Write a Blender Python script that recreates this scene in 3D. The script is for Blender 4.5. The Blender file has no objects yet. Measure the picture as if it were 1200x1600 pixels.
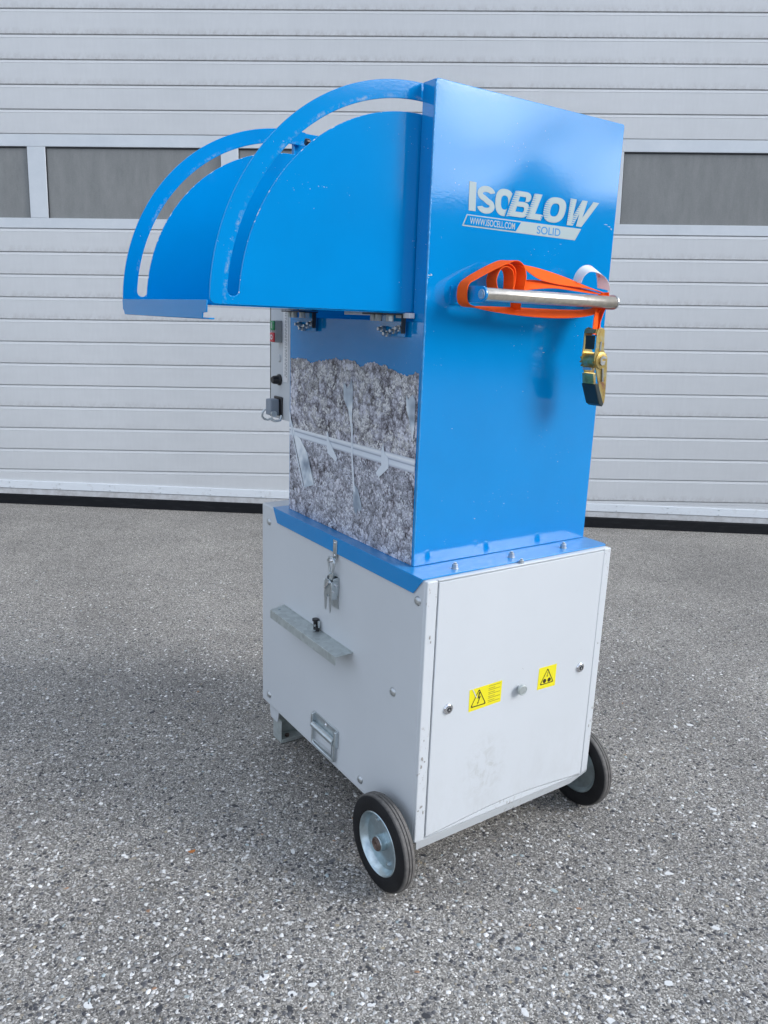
import bpy, bmesh, math, random
import numpy as np
from mathutils import Vector, Matrix
random.seed(7); np.random.seed(7)
PI = math.pi; R = math.radians
scene = bpy.context.scene
C = scene.collection

# ------------------------------------------------------------------ camera
cam_d = bpy.data.cameras.new('camera'); cam = bpy.data.objects.new('camera', cam_d); C.objects.link(cam)
scene.camera = cam
cr = ((0.99908244, -0.01361077, -0.04060812), (0.02292501, 0.97084144, 0.23862386), (0.03617619, -0.23933585, 0.97026266))
m = Matrix(((cr[0][0], cr[0][2], -cr[0][1], -0.07720978),
            (cr[1][0], cr[1][2], -cr[1][1], -1.62345808),
            (cr[2][0], cr[2][2], -cr[2][1], 1.35488843), (0, 0, 0, 1)))
cam.matrix_world = m
cam_d.sensor_fit = 'VERTICAL'; cam_d.sensor_height = 24.0; cam_d.lens = 1220.285 / 1600 * 24.0
cam_d.clip_start = 0.05; cam_d.clip_end = 3000

# ------------------------------------------------------------------ world and sun
SUN_EL, SUN_AZ = R(27), R(-14)          # azimuth from +X: front right of the door
w = bpy.data.worlds.new('World'); scene.world = w; w.use_nodes = True
nt = w.node_tree; nt.nodes.clear()
out = nt.nodes.new('ShaderNodeOutputWorld'); bg = nt.nodes.new('ShaderNodeBackground')
sky = nt.nodes.new('ShaderNodeTexSky'); sky.sky_type = 'NISHITA'; sky.sun_disc = False
sky.sun_elevation = SUN_EL; sky.sun_rotation = PI / 2 - SUN_AZ
sky.air_density = 1.0; sky.dust_density = 1.0; sky.ozone_density = 1.6
tc = nt.nodes.new('ShaderNodeTexCoord'); mp = nt.nodes.new('ShaderNodeMapping')
mp.inputs['Scale'].default_value = (1, 1, 1.7); mp.inputs['Location'].default_value = (0.35, 0.1, 0.2)
nz = nt.nodes.new('ShaderNodeTexNoise'); nz.inputs['Scale'].default_value = 2.2; nz.inputs['Detail'].default_value = 7; nz.inputs['Roughness'].default_value = .58
rp = nt.nodes.new('ShaderNodeValToRGB'); rp.color_ramp.elements[0].position = .40; rp.color_ramp.elements[1].position = .54
nz2 = nt.nodes.new('ShaderNodeTexNoise'); nz2.inputs['Scale'].default_value = 1.3; nz2.inputs['Detail'].default_value = 5
cl = nt.nodes.new('ShaderNodeValToRGB')
cl.color_ramp.elements[0].position = .3; cl.color_ramp.elements[0].color = (6.0, 6.9, 8.5, 1)
cl.color_ramp.elements[1].position = .7; cl.color_ramp.elements[1].color = (9.4, 10.1, 11.6, 1)
mx = nt.nodes.new('ShaderNodeMix'); mx.data_type = 'RGBA'
L = nt.links.new
L(tc.outputs['Generated'], mp.inputs[0]); L(mp.outputs[0], nz.inputs[0]); L(mp.outputs[0], nz2.inputs[0])
L(nz.outputs[0], rp.inputs[0]); L(nz2.outputs[0], cl.inputs[0])
L(rp.outputs[0], mx.inputs['Factor']); L(sky.outputs[0], mx.inputs[6]); L(cl.outputs[0], mx.inputs[7])
# thin cloud glows where the veiled sun stands behind it
dt = nt.nodes.new('ShaderNodeVectorMath'); dt.operation = 'DOT_PRODUCT'; L(tc.outputs['Generated'], dt.inputs[0])
dt.inputs[1].default_value = (math.cos(SUN_EL) * math.cos(SUN_AZ), math.cos(SUN_EL) * math.sin(SUN_AZ), math.sin(SUN_EL))
def wm(op, a, b):
    x = nt.nodes.new('ShaderNodeMath'); x.operation = op
    for k, v in enumerate((a, b)):
        if hasattr(v, 'is_output'): L(v, x.inputs[k])
        else: x.inputs[k].default_value = v
    return x.outputs[0]
glow = wm('ADD', wm('MULTIPLY', wm('POWER', wm('MAXIMUM', dt.outputs['Value'], 0.0), 15.0), 9.0), 1.0)
gm = nt.nodes.new('ShaderNodeVectorMath'); gm.operation = 'SCALE'; L(cl.outputs[0], gm.inputs[0]); L(glow, gm.inputs['Scale']); L(gm.outputs[0], mx.inputs[7])
L(mx.outputs[2], bg.inputs[0]); bg.inputs[1].default_value = 0.12; L(bg.outputs[0], out.inputs[0])
sd = bpy.data.lights.new('sun', 'SUN'); sd.energy = 1.4; sd.angle = R(24); sd.color = (1, .925, .81)
sun = bpy.data.objects.new('sun', sd); C.objects.link(sun)
dv = Vector((math.cos(SUN_EL) * math.cos(SUN_AZ), math.cos(SUN_EL) * math.sin(SUN_AZ), math.sin(SUN_EL)))
sun.rotation_euler = dv.to_track_quat('Z', 'Y').to_euler(); sun.location = dv * 20
vs = scene.view_settings; vs.view_transform = 'Standard'; vs.look = 'None'; vs.exposure = 0.29; vs.gamma = 1; vs.use_curve_mapping = False

# ------------------------------------------------------------------ materials
class M:
    def __init__(s, name, col=(.5, .5, .5), rough=.5, metal=0.0, coat=0, coat_rough=.05, spec=.5):
        s.m = bpy.data.materials.new(name); s.m.use_nodes = True; s.t = s.m.node_tree
        s.b = s.t.nodes['Principled BSDF']
        s.b.inputs['Base Color'].default_value = (*col, 1); s.b.inputs['Roughness'].default_value = rough
        s.b.inputs['Metallic'].default_value = metal; s.b.inputs['Coat Weight'].default_value = coat
        s.b.inputs['Coat Roughness'].default_value = coat_rough; s.b.inputs['Specular IOR Level'].default_value = spec
        s.co = None
    def n(s, t): return s.t.nodes.new('ShaderNode' + t)
    def l(s, a, b): s.t.links.new(a, b)
    def coord(s):
        if not s.co: s.co = s.n('TexCoord').outputs['Object']
        return s.co
    def mapping(s, sc=(1, 1, 1), loc=(0, 0, 0)):
        x = s.n('Mapping'); x.inputs['Scale'].default_value = sc; x.inputs['Location'].default_value = loc; s.l(s.coord(), x.inputs[0]); return x.outputs[0]
    def noise(s, scale, detail=3, rough=.5, vec=None, dist=0):
        x = s.n('TexNoise'); x.inputs['Scale'].default_value = scale; x.inputs['Detail'].default_value = detail
        x.inputs['Roughness'].default_value = rough; x.inputs['Distortion'].default_value = dist
        s.l(vec or s.coord(), x.inputs['Vector']); return x.outputs[0]
    def voro(s, scale, feat='F1', vec=None, out='Distance', rand=1):
        x = s.n('TexVoronoi'); x.feature = feat; x.inputs['Scale'].default_value = scale; x.inputs['Randomness'].default_value = rand
        s.l(vec or s.coord(), x.inputs['Vector']); return x.outputs[out]
    def ramp(s, fac, stops, mode='LINEAR'):
        x = s.n('ValToRGB'); x.color_ramp.interpolation = mode; e = x.color_ramp.elements
        while len(e) < len(stops): e.new(.5)
        for i, (p, c) in enumerate(stops):
            e[i].position = p; e[i].color = (c, c, c, 1) if isinstance(c, (int, float)) else (*c, 1)
        s.l(fac, x.inputs[0]); return x.outputs[0]
    def mix(s, fac, a, b, mode='MIX'):
        x = s.n('Mix'); x.data_type = 'RGBA'; x.blend_type = mode
        for k, v in ((0, fac), (6, a), (7, b)):
            if hasattr(v, 'is_output'): s.l(v, x.inputs[k])
            elif k == 0: x.inputs[0].default_value = v
            else: x.inputs[k].default_value = (*v, 1)
        return x.outputs[2]
    def math(s, op, a, b=0.0, c=None):
        x = s.n('Math'); x.operation = op
        for k, v in enumerate((a, b) if c is None else (a, b, c)):
            if hasattr(v, 'is_output'): s.l(v, x.inputs[k])
            else: x.inputs[k].default_value = v
        return x.outputs[0]
    def color(s, o): s.l(o, s.b.inputs['Base Color']); return s
    def rough(s, o): s.l(o, s.b.inputs['Roughness']); return s
    def bump(s, h, strength=.2, dist=.001):
        x = s.n('Bump'); x.inputs['Strength'].default_value = strength; x.inputs['Distance'].default_value = dist
        s.l(h, x.inputs['Height']); s.l(x.outputs[0], s.b.inputs['Normal']); s.l(x.outputs[0], s.b.inputs['Coat Normal']); return s

BLUE = (.0, .24, .60)
def blue_paint(name, wear=False):
    p = M(name, BLUE, .5, coat=1.0, coat_rough=.075, spec=.0); p.b.inputs['Coat IOR'].default_value = 1.6
    big = p.noise(4, 4, .6)
    c = p.mix(p.ramp(big, [(.35, 0), (.7, 1)]), (.0, .228, .57), (.0, .252, .625))
    spk = p.noise(230, 2, .5); msk = p.noise(9, 3, .6)
    chips = p.math('MULTIPLY', p.ramp(spk, [(.735, 0), (.75, 1)]), p.ramp(msk, [(.55, 0), (.62, 1)]))
    c = p.mix(chips, c, (.45, .55, .65))
    if wear:   # rubbing marks left by the bolt along the slot of the cheek
        sx = p.n('SeparateXYZ'); p.l(p.coord(), sx.inputs[0])
        dx = p.math('SUBTRACT', sx.outputs[0], .0294); dz = p.math('SUBTRACT', sx.outputs[2], 1.3625)
        rr = p.math('SQRT', p.math('ADD', p.math('MULTIPLY', dx, dx), p.math('MULTIPLY', dz, dz)))
        band = p.math('SUBTRACT', 1.0, p.math('DIVIDE', p.math('ABSOLUTE', p.math('SUBTRACT', rr, .4335)), .0055)); band = p.math('MAXIMUM', band, 0.0)
        n1 = p.ramp(p.noise(95, 5, .75), [(.48, 0), (.62, 1)])
        n2 = p.ramp(p.noise(14, 3, .6), [(.40, 0), (.60, 1)])
        f = p.math('MULTIPLY', p.math('MULTIPLY', band, n1), n2)
        c = p.mix(p.math('MULTIPLY', f, .8), c, (.33, .42, .52))
        band2 = p.math('MAXIMUM', p.math('SUBTRACT', 1.0, p.math('DIVIDE', p.math('ABSOLUTE', p.math('SUBTRACT', rr, .4055)), .0022)), 0.0)
        f2 = p.math('MULTIPLY', p.ramp(band2, [(.2, 0), (.5, 1)]), p.ramp(p.noise(70, 3, .7), [(.56, 0), (.6, 1)]))
        c = p.mix(f2, c, (.55, .62, .66))
    p.color(c)
    h = p.math('ADD', p.math('MULTIPLY', p.noise(210, 2, .5), .5), p.math('MULTIPLY', p.noise(9, 2, .5), 1.2))
    p.rough(p.ramp(p.noise(7, 4, .6), [(.3, .32), (.75, .46)]))
    return p.bump(h, .16, .0006)
m_blue = blue_paint('blue_powder_coat').m
m_cheek = blue_paint('blue_powder_coat_rubbed', True).m
def scuffed_blue():
    p = M('blue_flange_paint', BLUE, .35, coat=.6, coat_rough=.12)
    f = p.math('MULTIPLY', p.ramp(p.noise(26, 6, .7, p.mapping((1, 2.6, 2))), [(.5, 0), (.72, 1)]), .55)
    p.color(p.mix(f, (.0, .245, .60), (.10, .37, .64)))
    return p.bump(p.noise(120, 3, .5), .2, .0008)
m_flange = scuffed_blue().m
p = M('blue_weld_bead', (.0, .27, .63), .35, coat=.8, coat_rough=.1); p.bump(p.noise(320, 3, .6), .9, .0016); m_weld = p.m

def grey_paint(name, base, stains=False):
    p = M(name, base, .42, coat=.12, coat_rough=.25)
    n1 = p.ramp(p.noise(3.2, 4, .6), [(.3, 0), (.75, 1)])
    c = p.mix(n1, tuple(x * .965 for x in base), tuple(min(1, x * 1.02) for x in base))
    sx = p.n('SeparateXYZ'); p.l(p.coord(), sx.inputs[0])
    spk = p.math('MULTIPLY', p.ramp(p.noise(150, 3, .6), [(.70, 0), (.74, 1)]), p.ramp(p.noise(5, 3, .6), [(.52, 0), (.66, 1)]))
    c = p.mix(p.math('MULTIPLY', spk, .6), c, (.22, .21, .19))
    if stains:
        # a dirty patch low on the door and fine smears
        v = p.n('VectorMath'); v.operation = 'DISTANCE'; mpv = p.mapping((1, 0, .75)); p.l(mpv, v.inputs[0]); v.inputs[1].default_value = (.21, 0, .21)
        d = p.ramp(v.outputs['Value'], [(.02, 1), (.085, 0)])
        f = p.math('MULTIPLY', d, p.ramp(p.noise(38, 7, .72, dist=.8), [(.46, 0), (.66, 1)]))
        c = p.mix(p.math('MULTIPLY', f, .4), c, (.33, .325, .28))
        low = p.ramp(sx.outputs[2], [(.13, 1), (.38, 0)])
        f = p.math('MULTIPLY', low, p.ramp(p.noise(9, 7, .75, p.mapping((1, 1, .5))), [(.46, 0), (.8, 1)]))
        c = p.mix(p.math('MULTIPLY', f, .35), c, (.36, .35, .31))
    p.color(c)
    return p.bump(p.noise(240, 2, .5), .12, .0006)
GREY = (.60, .63, .65)
m_body = grey_paint('light_grey_powder_coat', GREY).m
m_door = grey_paint('light_grey_door_paint', GREY, True).m
p = M('grey_corner_paint', GREY, .42, coat=.1, coat_rough=.25)
sc = p.math('MULTIPLY', p.ramp(p.noise(85, 5, .75, p.mapping((1, 1, .6))), [(.56, 0), (.62, 1)]), p.ramp(p.noise(11, 2, .5), [(.5, 0), (.62, 1)]))
p.color(p.mix(sc, GREY, (.27, .25, .22))); m_corner = p.m

def zinc(name, col=(.62, .68, .70), rough=.3, spangle=0):
    p = M(name, col, rough, metal=.9)
    if spangle:
        v = p.voro(spangle, out='Color'); s = p.n('SeparateColor'); p.l(v, s.inputs[0])
        f = p.math('ADD', p.math('MULTIPLY', s.outputs[0], .5), p.math('MULTIPLY', p.noise(40, 5, .7), .7))
        p.color(p.mix(p.ramp(f, [(.35, 0), (.85, 1)]), tuple(x * .82 for x in col), col))
        p.b.inputs['Metallic'].default_value = .6
        p.rough(p.ramp(p.noise(25, 5, .7), [(.3, .34), (.75, .6)]))
    else:
        p.color(p.mix(p.ramp(p.noise(60, 3, .6), [(.35, 0), (.7, 1)]), tuple(x * .8 for x in col), col))
    p.bump(p.noise(150, 3, .6), .15, .0008)
    return p.m
m_zinc = zinc('bright_zinc'); m_galv = zinc('galvanised_steel', (.56, .61, .60), .5, 70); m_rim = zinc('zinc_wheel_rim', (.55, .66, .70), .3)
m_steel = zinc('brushed_steel_tube', (.76, .70, .60), .30)
m_chrome = M('polished_chrome', (.75, .76, .78), .1, metal=1).m
m_bolt = zinc('bolt_zinc', (.60, .63, .64), .34)
m_rust = zinc('rusty_steel', (.22, .165, .145), .5)
m_darkmetal = M('dark_oily_steel', (.05, .055, .06), .4, metal=.6).m
m_black = M('black_plastic', (.012, .012, .014), .32).m
m_greypl = M('grey_blue_plastic', (.24, .28, .33), .4).m
m_greypl2 = M('grey_housing_plastic', (.34, .36, .36), .5).m
m_green = M('green_button', (.004, .26, .09), .3, coat=.5).m
m_red = M('red_button', (.62, .015, .03), .3, coat=.5).m
m_white = M('white_print', (.8, .8, .8), .5).m
m_ink = M('dark_print', (.03, .022, .012), .5).m
m_faintink = M('faint_ink', (.30, .25, .03), .5).m
m_yellow = M('yellow_sticker', (.83, .73, .01), .45, coat=.3).m
m_silverprint = M('silver_print', (.33, .42, .43), .42).m
m_blueprint = M('blue_print_on_silver', (.01, .22, .52), .42).m
m_bluegap = m_blue
m_rubberwhite = M('white_seal', (.62, .64, .66), .5).m
p = M('tyre_rubber', (.018, .018, .019), .66, spec=.28); tyre_co = p.n('SeparateXYZ'); p.l(p.coord(), tyre_co.inputs[0])
rr = p.math('SQRT', p.math('ADD', p.math('MULTIPLY', tyre_co.outputs[1], tyre_co.outputs[1]), p.math('MULTIPLY', tyre_co.outputs[2], tyre_co.outputs[2])))
tread = p.ramp(rr, [(.1150, 0), (.1168, 1)])
dust = p.ramp(p.noise(55, 6, .7), [(.3, .45), (.7, 1)])
ring = p.math('MULTIPLY', p.ramp(p.math('FRACT', p.math('MULTIPLY', rr, 260)), [(.0, 0), (.5, 1), (1, 0)]), .4)
c = p.mix(p.math('MULTIPLY', ring, p.ramp(p.noise(20, 4, .6), [(.4, 0), (.7, 1)])), (.009, .009, .010), (.035, .035, .038))
p.color(p.mix(p.math('MULTIPLY', tread, dust), c, (.19, .18, .167))); p.bump(p.math('ADD', p.noise(170, 4, .6), ring), .5, .0012); m_tyre = p.m
def webbing():
    p = M('orange_webbing', (.95, .13, .012), .75, spec=.2)
    wv = p.n('TexWave'); wv.bands_direction = 'DIAGONAL'; wv.inputs['Scale'].default_value = 260; p.l(p.coord(), wv.inputs[0])
    p.color(p.mix(p.math('MULTIPLY', wv.outputs[1], .3), (1.0, .125, .006), (.85, .06, .003))); p.bump(wv.outputs[1], .3, .0006); return p.m
m_web = webbing()
p = M('white_tag_fabric', (.72, .74, .75), .7); p.color(p.mix(p.ramp(p.noise(38, 5, .7), [(.55, 0), (.64, 1)]), (.74, .75, .76), (.80, .30, .22))); m_tag = p.m
p = M('yellow_passivated_steel', (.62, .46, .15), .34, metal=.9); p.color(p.ramp(p.noise(38, 4, .6, dist=.6), [(.30, (.34, .17, .14)), (.44, (.58, .42, .13)), (.60, (.60, .52, .27)), (.75, (.40, .40, .34))])); m_gold = p.m
p = M('dark_handle_grip', (.014, .026, .026), .5); m_grip = p.m

# ---- printed picture of loose insulation fluff
def fluff():
    p = M('printed_insulation_picture', (.4, .4, .4), .42, coat=.15, coat_rough=.2)
    sx = p.n('SeparateXYZ'); p.l(p.coord(), sx.inputs[0])
    flat = p.mapping((0, 1, 1))
    dn = p.n('TexNoise'); dn.inputs['Scale'].default_value = 55; dn.inputs['Detail'].default_value = 5; p.l(flat, dn.inputs[0])
    va = p.n('VectorMath'); va.operation = 'SCALE'; p.l(dn.outputs[1], va.inputs[0]); va.inputs['Scale'].default_value = .009
    vb = p.n('VectorMath'); vb.operation = 'ADD'; p.l(flat, vb.inputs[0]); p.l(va.outputs[0], vb.inputs[1]); v = vb.outputs[0]
    big = p.voro(24, vec=v); mid = p.voro(62, vec=v); fine = p.voro(150, vec=v); grain = p.noise(420, 3, .8, flat)
    tex = p.math('ADD', p.math('MULTIPLY', p.ramp(big, [(.30, 1), (.75, 0)]), .26), p.math('MULTIPLY', p.ramp(mid, [(.20, 1), (.75, 0)]), .34))
    tex = p.math('ADD', tex, p.math('MULTIPLY', p.ramp(fine, [(.15, 1), (.8, 0)]), .34))
    tex = p.math('ADD', tex, p.math('MULTIPLY', p.math('SUBTRACT', grain, .5), 1.5))
    tex = p.math('ADD', tex, p.math('MULTIPLY', p.math('SUBTRACT', p.noise(9, 3, .6, flat), .5), .9))
    # upper bank is finer, lighter and warmer than the lower one: that is how the print looks
    up = p.ramp(p.math('ADD', sx.outputs[2], p.math('MULTIPLY', sx.outputs[1], .02)), [(1.035, 0), (1.055, 1)])
    lower = p.ramp(tex, [(.08, (.03, .024, .03)), (.26, (.18, .17, .20)), (.46, (.42, .42, .48)), (.75, (.80, .80, .87))])
    upper = p.ramp(tex, [(.0, (.06, .045, .045)), (.15, (.30, .27, .27)), (.34, (.66, .63, .63)), (.6, (.93, .91, .91))])
    c = p.mix(up, lower, upper)
    rim = p.ramp(p.math('ADD', sx.outputs[2], p.math('MULTIPLY', p.noise(22, 3, .6, flat), .05)), [(1.235, 0), (1.275, 1)])
    c = p.mix(p.math('MULTIPLY', rim, .45), c, (.12, .09, .085))
    p.color(c); return p.m
m_fluff = fluff()
p = M('printed_fluff_ink', (.5, .5, .5), .42, coat=.15); at = p.n('Attribute'); at.attribute_name = 'tint'
p.color(p.mix(.75, at.outputs['Color'], p.ramp(p.noise(460, 3, .8), [(.34, .25), (.66, .75)]), 'OVERLAY')); m_fluffs = p.m
p = M('printed_shaft', (.5, .55, .6), .38, coat=.25)
sx = p.n('SeparateXYZ'); p.l(p.coord(), sx.inputs[0])
ax = p.math('MULTIPLY_ADD', sx.outputs[1], .0, sx.outputs[2])
p.color(p.ramp(p.math('DIVIDE', p.math('SUBTRACT', sx.outputs[2], 1.0215), .032), [(0, (.45, .49, .58)), (.2, (.80, .86, .92)), (.45, (.74, .80, .87)), (.52, (.32, .37, .46)), (.62, (.70, .75, .82)), (.8, (.93, .96, .98)), (1, (.60, .65, .72))])); m_shaft = p.m
p = M('printed_paddle', (.4, .47, .55), .38, coat=.25); p.color(p.ramp(p.noise(17, 2, .5), [(.36, (.26, .32, .40)), (.50, (.55, .63, .70)), (.62, (.86, .91, .94))])); m_paddle = p.m
m_paddle_edge = M('printed_paddle_edge', (.78, .84, .90), .38, coat=.25).m

# ---- setting materials
def slat_mat():
    p = M('silver_grey_door_sheet', (.36, .39, .41), .5, metal=.12)
    n1 = p.noise(1.1, 5, .6); n2 = p.noise(420, 2, .5, p.mapping((.18, 1, 1))); n3 = p.noise(6, 6, .7, p.mapping((.5, 1, 1.4)))
    stre = p.noise(60, 3, .6, p.mapping((1, 1, .12)))
    f = p.math('ADD', p.math('MULTIPLY', n1, .5), p.math('ADD', p.math('MULTIPLY', n3, .3), p.math('MULTIPLY', stre, .2)))
    c = p.mix(p.ramp(f, [(.36, 0), (.64, 1)]), (.54, .555, .56), (.61, .625, .63))
    # old run-off dirt above every fourth joint
    sz = p.n('SeparateXYZ'); p.l(p.coord(), sz.inputs[0])
    oi = p.n('ObjectInfo')
    d1 = p.ramp(sz.outputs[2], [(.004, 1), (.045, 0)])
    d = p.math('MULTIPLY', d1, p.ramp(p.noise(30, 6, .75, p.mapping((1, 1, .6))), [(.42, 0), (.72, 1)]))
    d = p.math('MULTIPLY', d, p.math('MULTIPLY', oi.outputs['Random'], .75))
    c = p.mix(d, c, (.30, .28, .27)); p.color(c)
    p.rough(p.ramp(n1, [(.3, .45), (.7, .58)]))
    return p.bump(p.math('ADD', n2, p.math('MULTIPLY', p.noise(2.2, 3, .5), 3.0)), .1, .002).m
m_slat = slat_mat()
p = M('light_aluminium_frame', (.56, .60, .63), .45, metal=.1); p.color(p.mix(p.ramp(p.noise(5, 6, .7), [(.35, 0), (.7, 1)]), (.55, .59, .62), (.62, .655, .68))); m_frame = p.m
p = M('white_aluminium_rail', (.68, .72, .75), .42); p.color(p.mix(p.ramp(p.noise(22, 6, .75), [(.55, 0), (.75, 1)]), (.69, .73, .76), (.52, .53, .53))); m_rail = p.m
p = M('grey_lip', (.50, .51, .52), .5); p.color(p.mix(p.ramp(p.noise(18, 6, .75), [(.4, 0), (.75, 1)]), (.56, .57, .575), (.36, .35, .34))); m_lip = p.m
def pane_mat():
    p = M('dull_acrylic_pane', (.15, .16, .16), .32)
    st = p.noise(16, 6, .75, p.mapping((1, 1, .22))); g = p.noise(210, 3, .7)
    f = p.math('ADD', p.math('MULTIPLY', st, .6), p.math('MULTIPLY', g, .4))
    p.color(p.mix(p.ramp(f, [(.36, 0), (.64, 1)]), (.165, .172, .168), (.235, .24, .232)))
    return p.bump(g, .25, .001).m
m_pane = pane_mat()
m_paneshadow = M('black_pane_shadow', (.01, .012, .018), .5).m  # near-black colour standing in for the shade where the panes sit back
m_seal = M('black_rubber_seal', (.012, .013, .016), .7, spec=.2)
m_seal.color(m_seal.mix(m_seal.ramp(m_seal.noise(9, 6, .7, m_seal.mapping((1, 1, 6))), [(.5, 0), (.8, 1)]), (.007, .008, .010), (.022, .023, .026))); m_seal = m_seal.m
def asphalt():
    p = M('worn_asphalt', (.15, .15, .15), .82)
    co = p.coord()
    dn = p.n('TexNoise'); dn.inputs['Scale'].default_value = 110; dn.inputs['Detail'].default_value = 2; p.l(co, dn.inputs[0])
    va = p.n('VectorMath'); va.operation = 'SCALE'; p.l(dn.outputs[1], va.inputs[0]); va.inputs['Scale'].default_value = .006
    vb = p.n('VectorMath'); vb.operation = 'ADD'; p.l(co, vb.inputs[0]); p.l(va.outputs[0], vb.inputs[1]); v = vb.outputs[0]
    def layer(scale, stops):
        x = p.n('TexVoronoi'); x.inputs['Scale'].default_value = scale; p.l(v, x.inputs[0])
        s = p.n('SeparateColor'); p.l(x.outputs['Color'], s.inputs[0]); return p.ramp(s.outputs[0], stops, 'CONSTANT'), x.outputs['Distance'], s
    D, A, Bm, W = (.095, .093, .088), (.18, .177, .168), (.28, .275, .263), (.46, .455, .435)
    c1, d1, s1 = layer(330, [(0, D), (.28, A), (.62, Bm), (.86, W)])
    c2, d2, s2 = layer(150, [(0, (.07, .068, .066)), (.24, (.18, .175, .167)), (.56, (.32, .313, .30)), (.84, (.60, .59, .57))])
    inside = p.math('MULTIPLY', p.ramp(d2, [(.30, 1), (.40, 0)]), p.ramp(s2.outputs[1], [(.62, 0), (.64, 1)]))
    c = p.mix(inside, c1, c2)
    c3, d3, s3 = layer(66, [(0, (.045, .045, .05)), (.45, (.17, .165, .16)), (.75, (.40, .40, .40)), (.95, (.30, .27, .2))])
    in3 = p.math('MULTIPLY', p.ramp(d3, [(.27, 1), (.33, 0)]), p.ramp(s3.outputs[1], [(.80, 0), (.82, 1)]))
    c = p.mix(in3, c, c3)
    g = p.noise(900, 3, .7); c = p.mix(.5, c, p.ramp(g, [(.3, .25), (.7, .75)]), 'OVERLAY')
    blot = p.noise(1.3, 5, .6); blot2 = p.noise(9, 4, .6)
    c = p.mix(1.0, c, p.mix(p.ramp(blot, [(.36, 0), (.64, 1)]), (.99, .955, .915), (1.34, 1.29, 1.22)), 'MULTIPLY')
    c = p.mix(.6, c, p.mix(p.ramp(blot2, [(.3, 0), (.7, 1)]), (.88, .88, .88), (1.08, 1.07, 1.05)), 'MULTIPLY')
    p.color(c)
    h = p.math('ADD', p.math('MULTIPLY', d1, -.8), p.math('MULTIPLY', g, .5))
    return p.bump(h, .55, .0022).m
m_asphalt = asphalt()
p = M('stone_chips', (.4, .4, .4), .7); at = p.n('Attribute'); at.attribute_name = 'tint'
p.color(p.mix(.45, at.outputs['Color'], p.ramp(p.noise(260, 4, .7), [(.3, .3), (.7, .72)]), 'OVERLAY')); p.bump(p.noise(300, 3, .6), .3, .0008); m_stone = p.m
p = M('stone_chip', (.4, .4, .4), .65); oi = p.n('ObjectInfo')
cc = p.ramp(oi.outputs['Random'], [(0, (.045, .046, .05)), (.33, (.12, .12, .125)), (.42, (.30, .30, .30)), (.56, (.70, .70, .68)), (.97, (.36, .42, .42)), (.995, (.36, .20, .10))], 'CONSTANT')
p.color(p.mix(.5, cc, p.ramp(p.noise(200, 5, .75), [(.3, .3), (.7, .72)]), 'OVERLAY')); p.bump(p.noise(240, 4, .6), .35, .001); m_stone1 = p.m
p = M('rendered_wall', (.5, .49, .47), .85); p.color(p.mix(p.noise(2, 5, .6), (.46, .45, .43), (.54, .53, .51))); m_wall = p.m
p = M('dark_timber_cladding', (.05, .05, .052), .8); p.color(p.mix(p.noise(3, 5, .6), (.035, .037, .04), (.065, .065, .065))); m_darkwall = p.m
m_roof = M('dark_roof_tiles', (.05, .045, .045), .8).m
m_glassdark = M('dark_window_glass', (.03, .035, .04), .06).m
m_leaf = M('dry_leaf', (.42, .15, .035), .7).m

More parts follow.
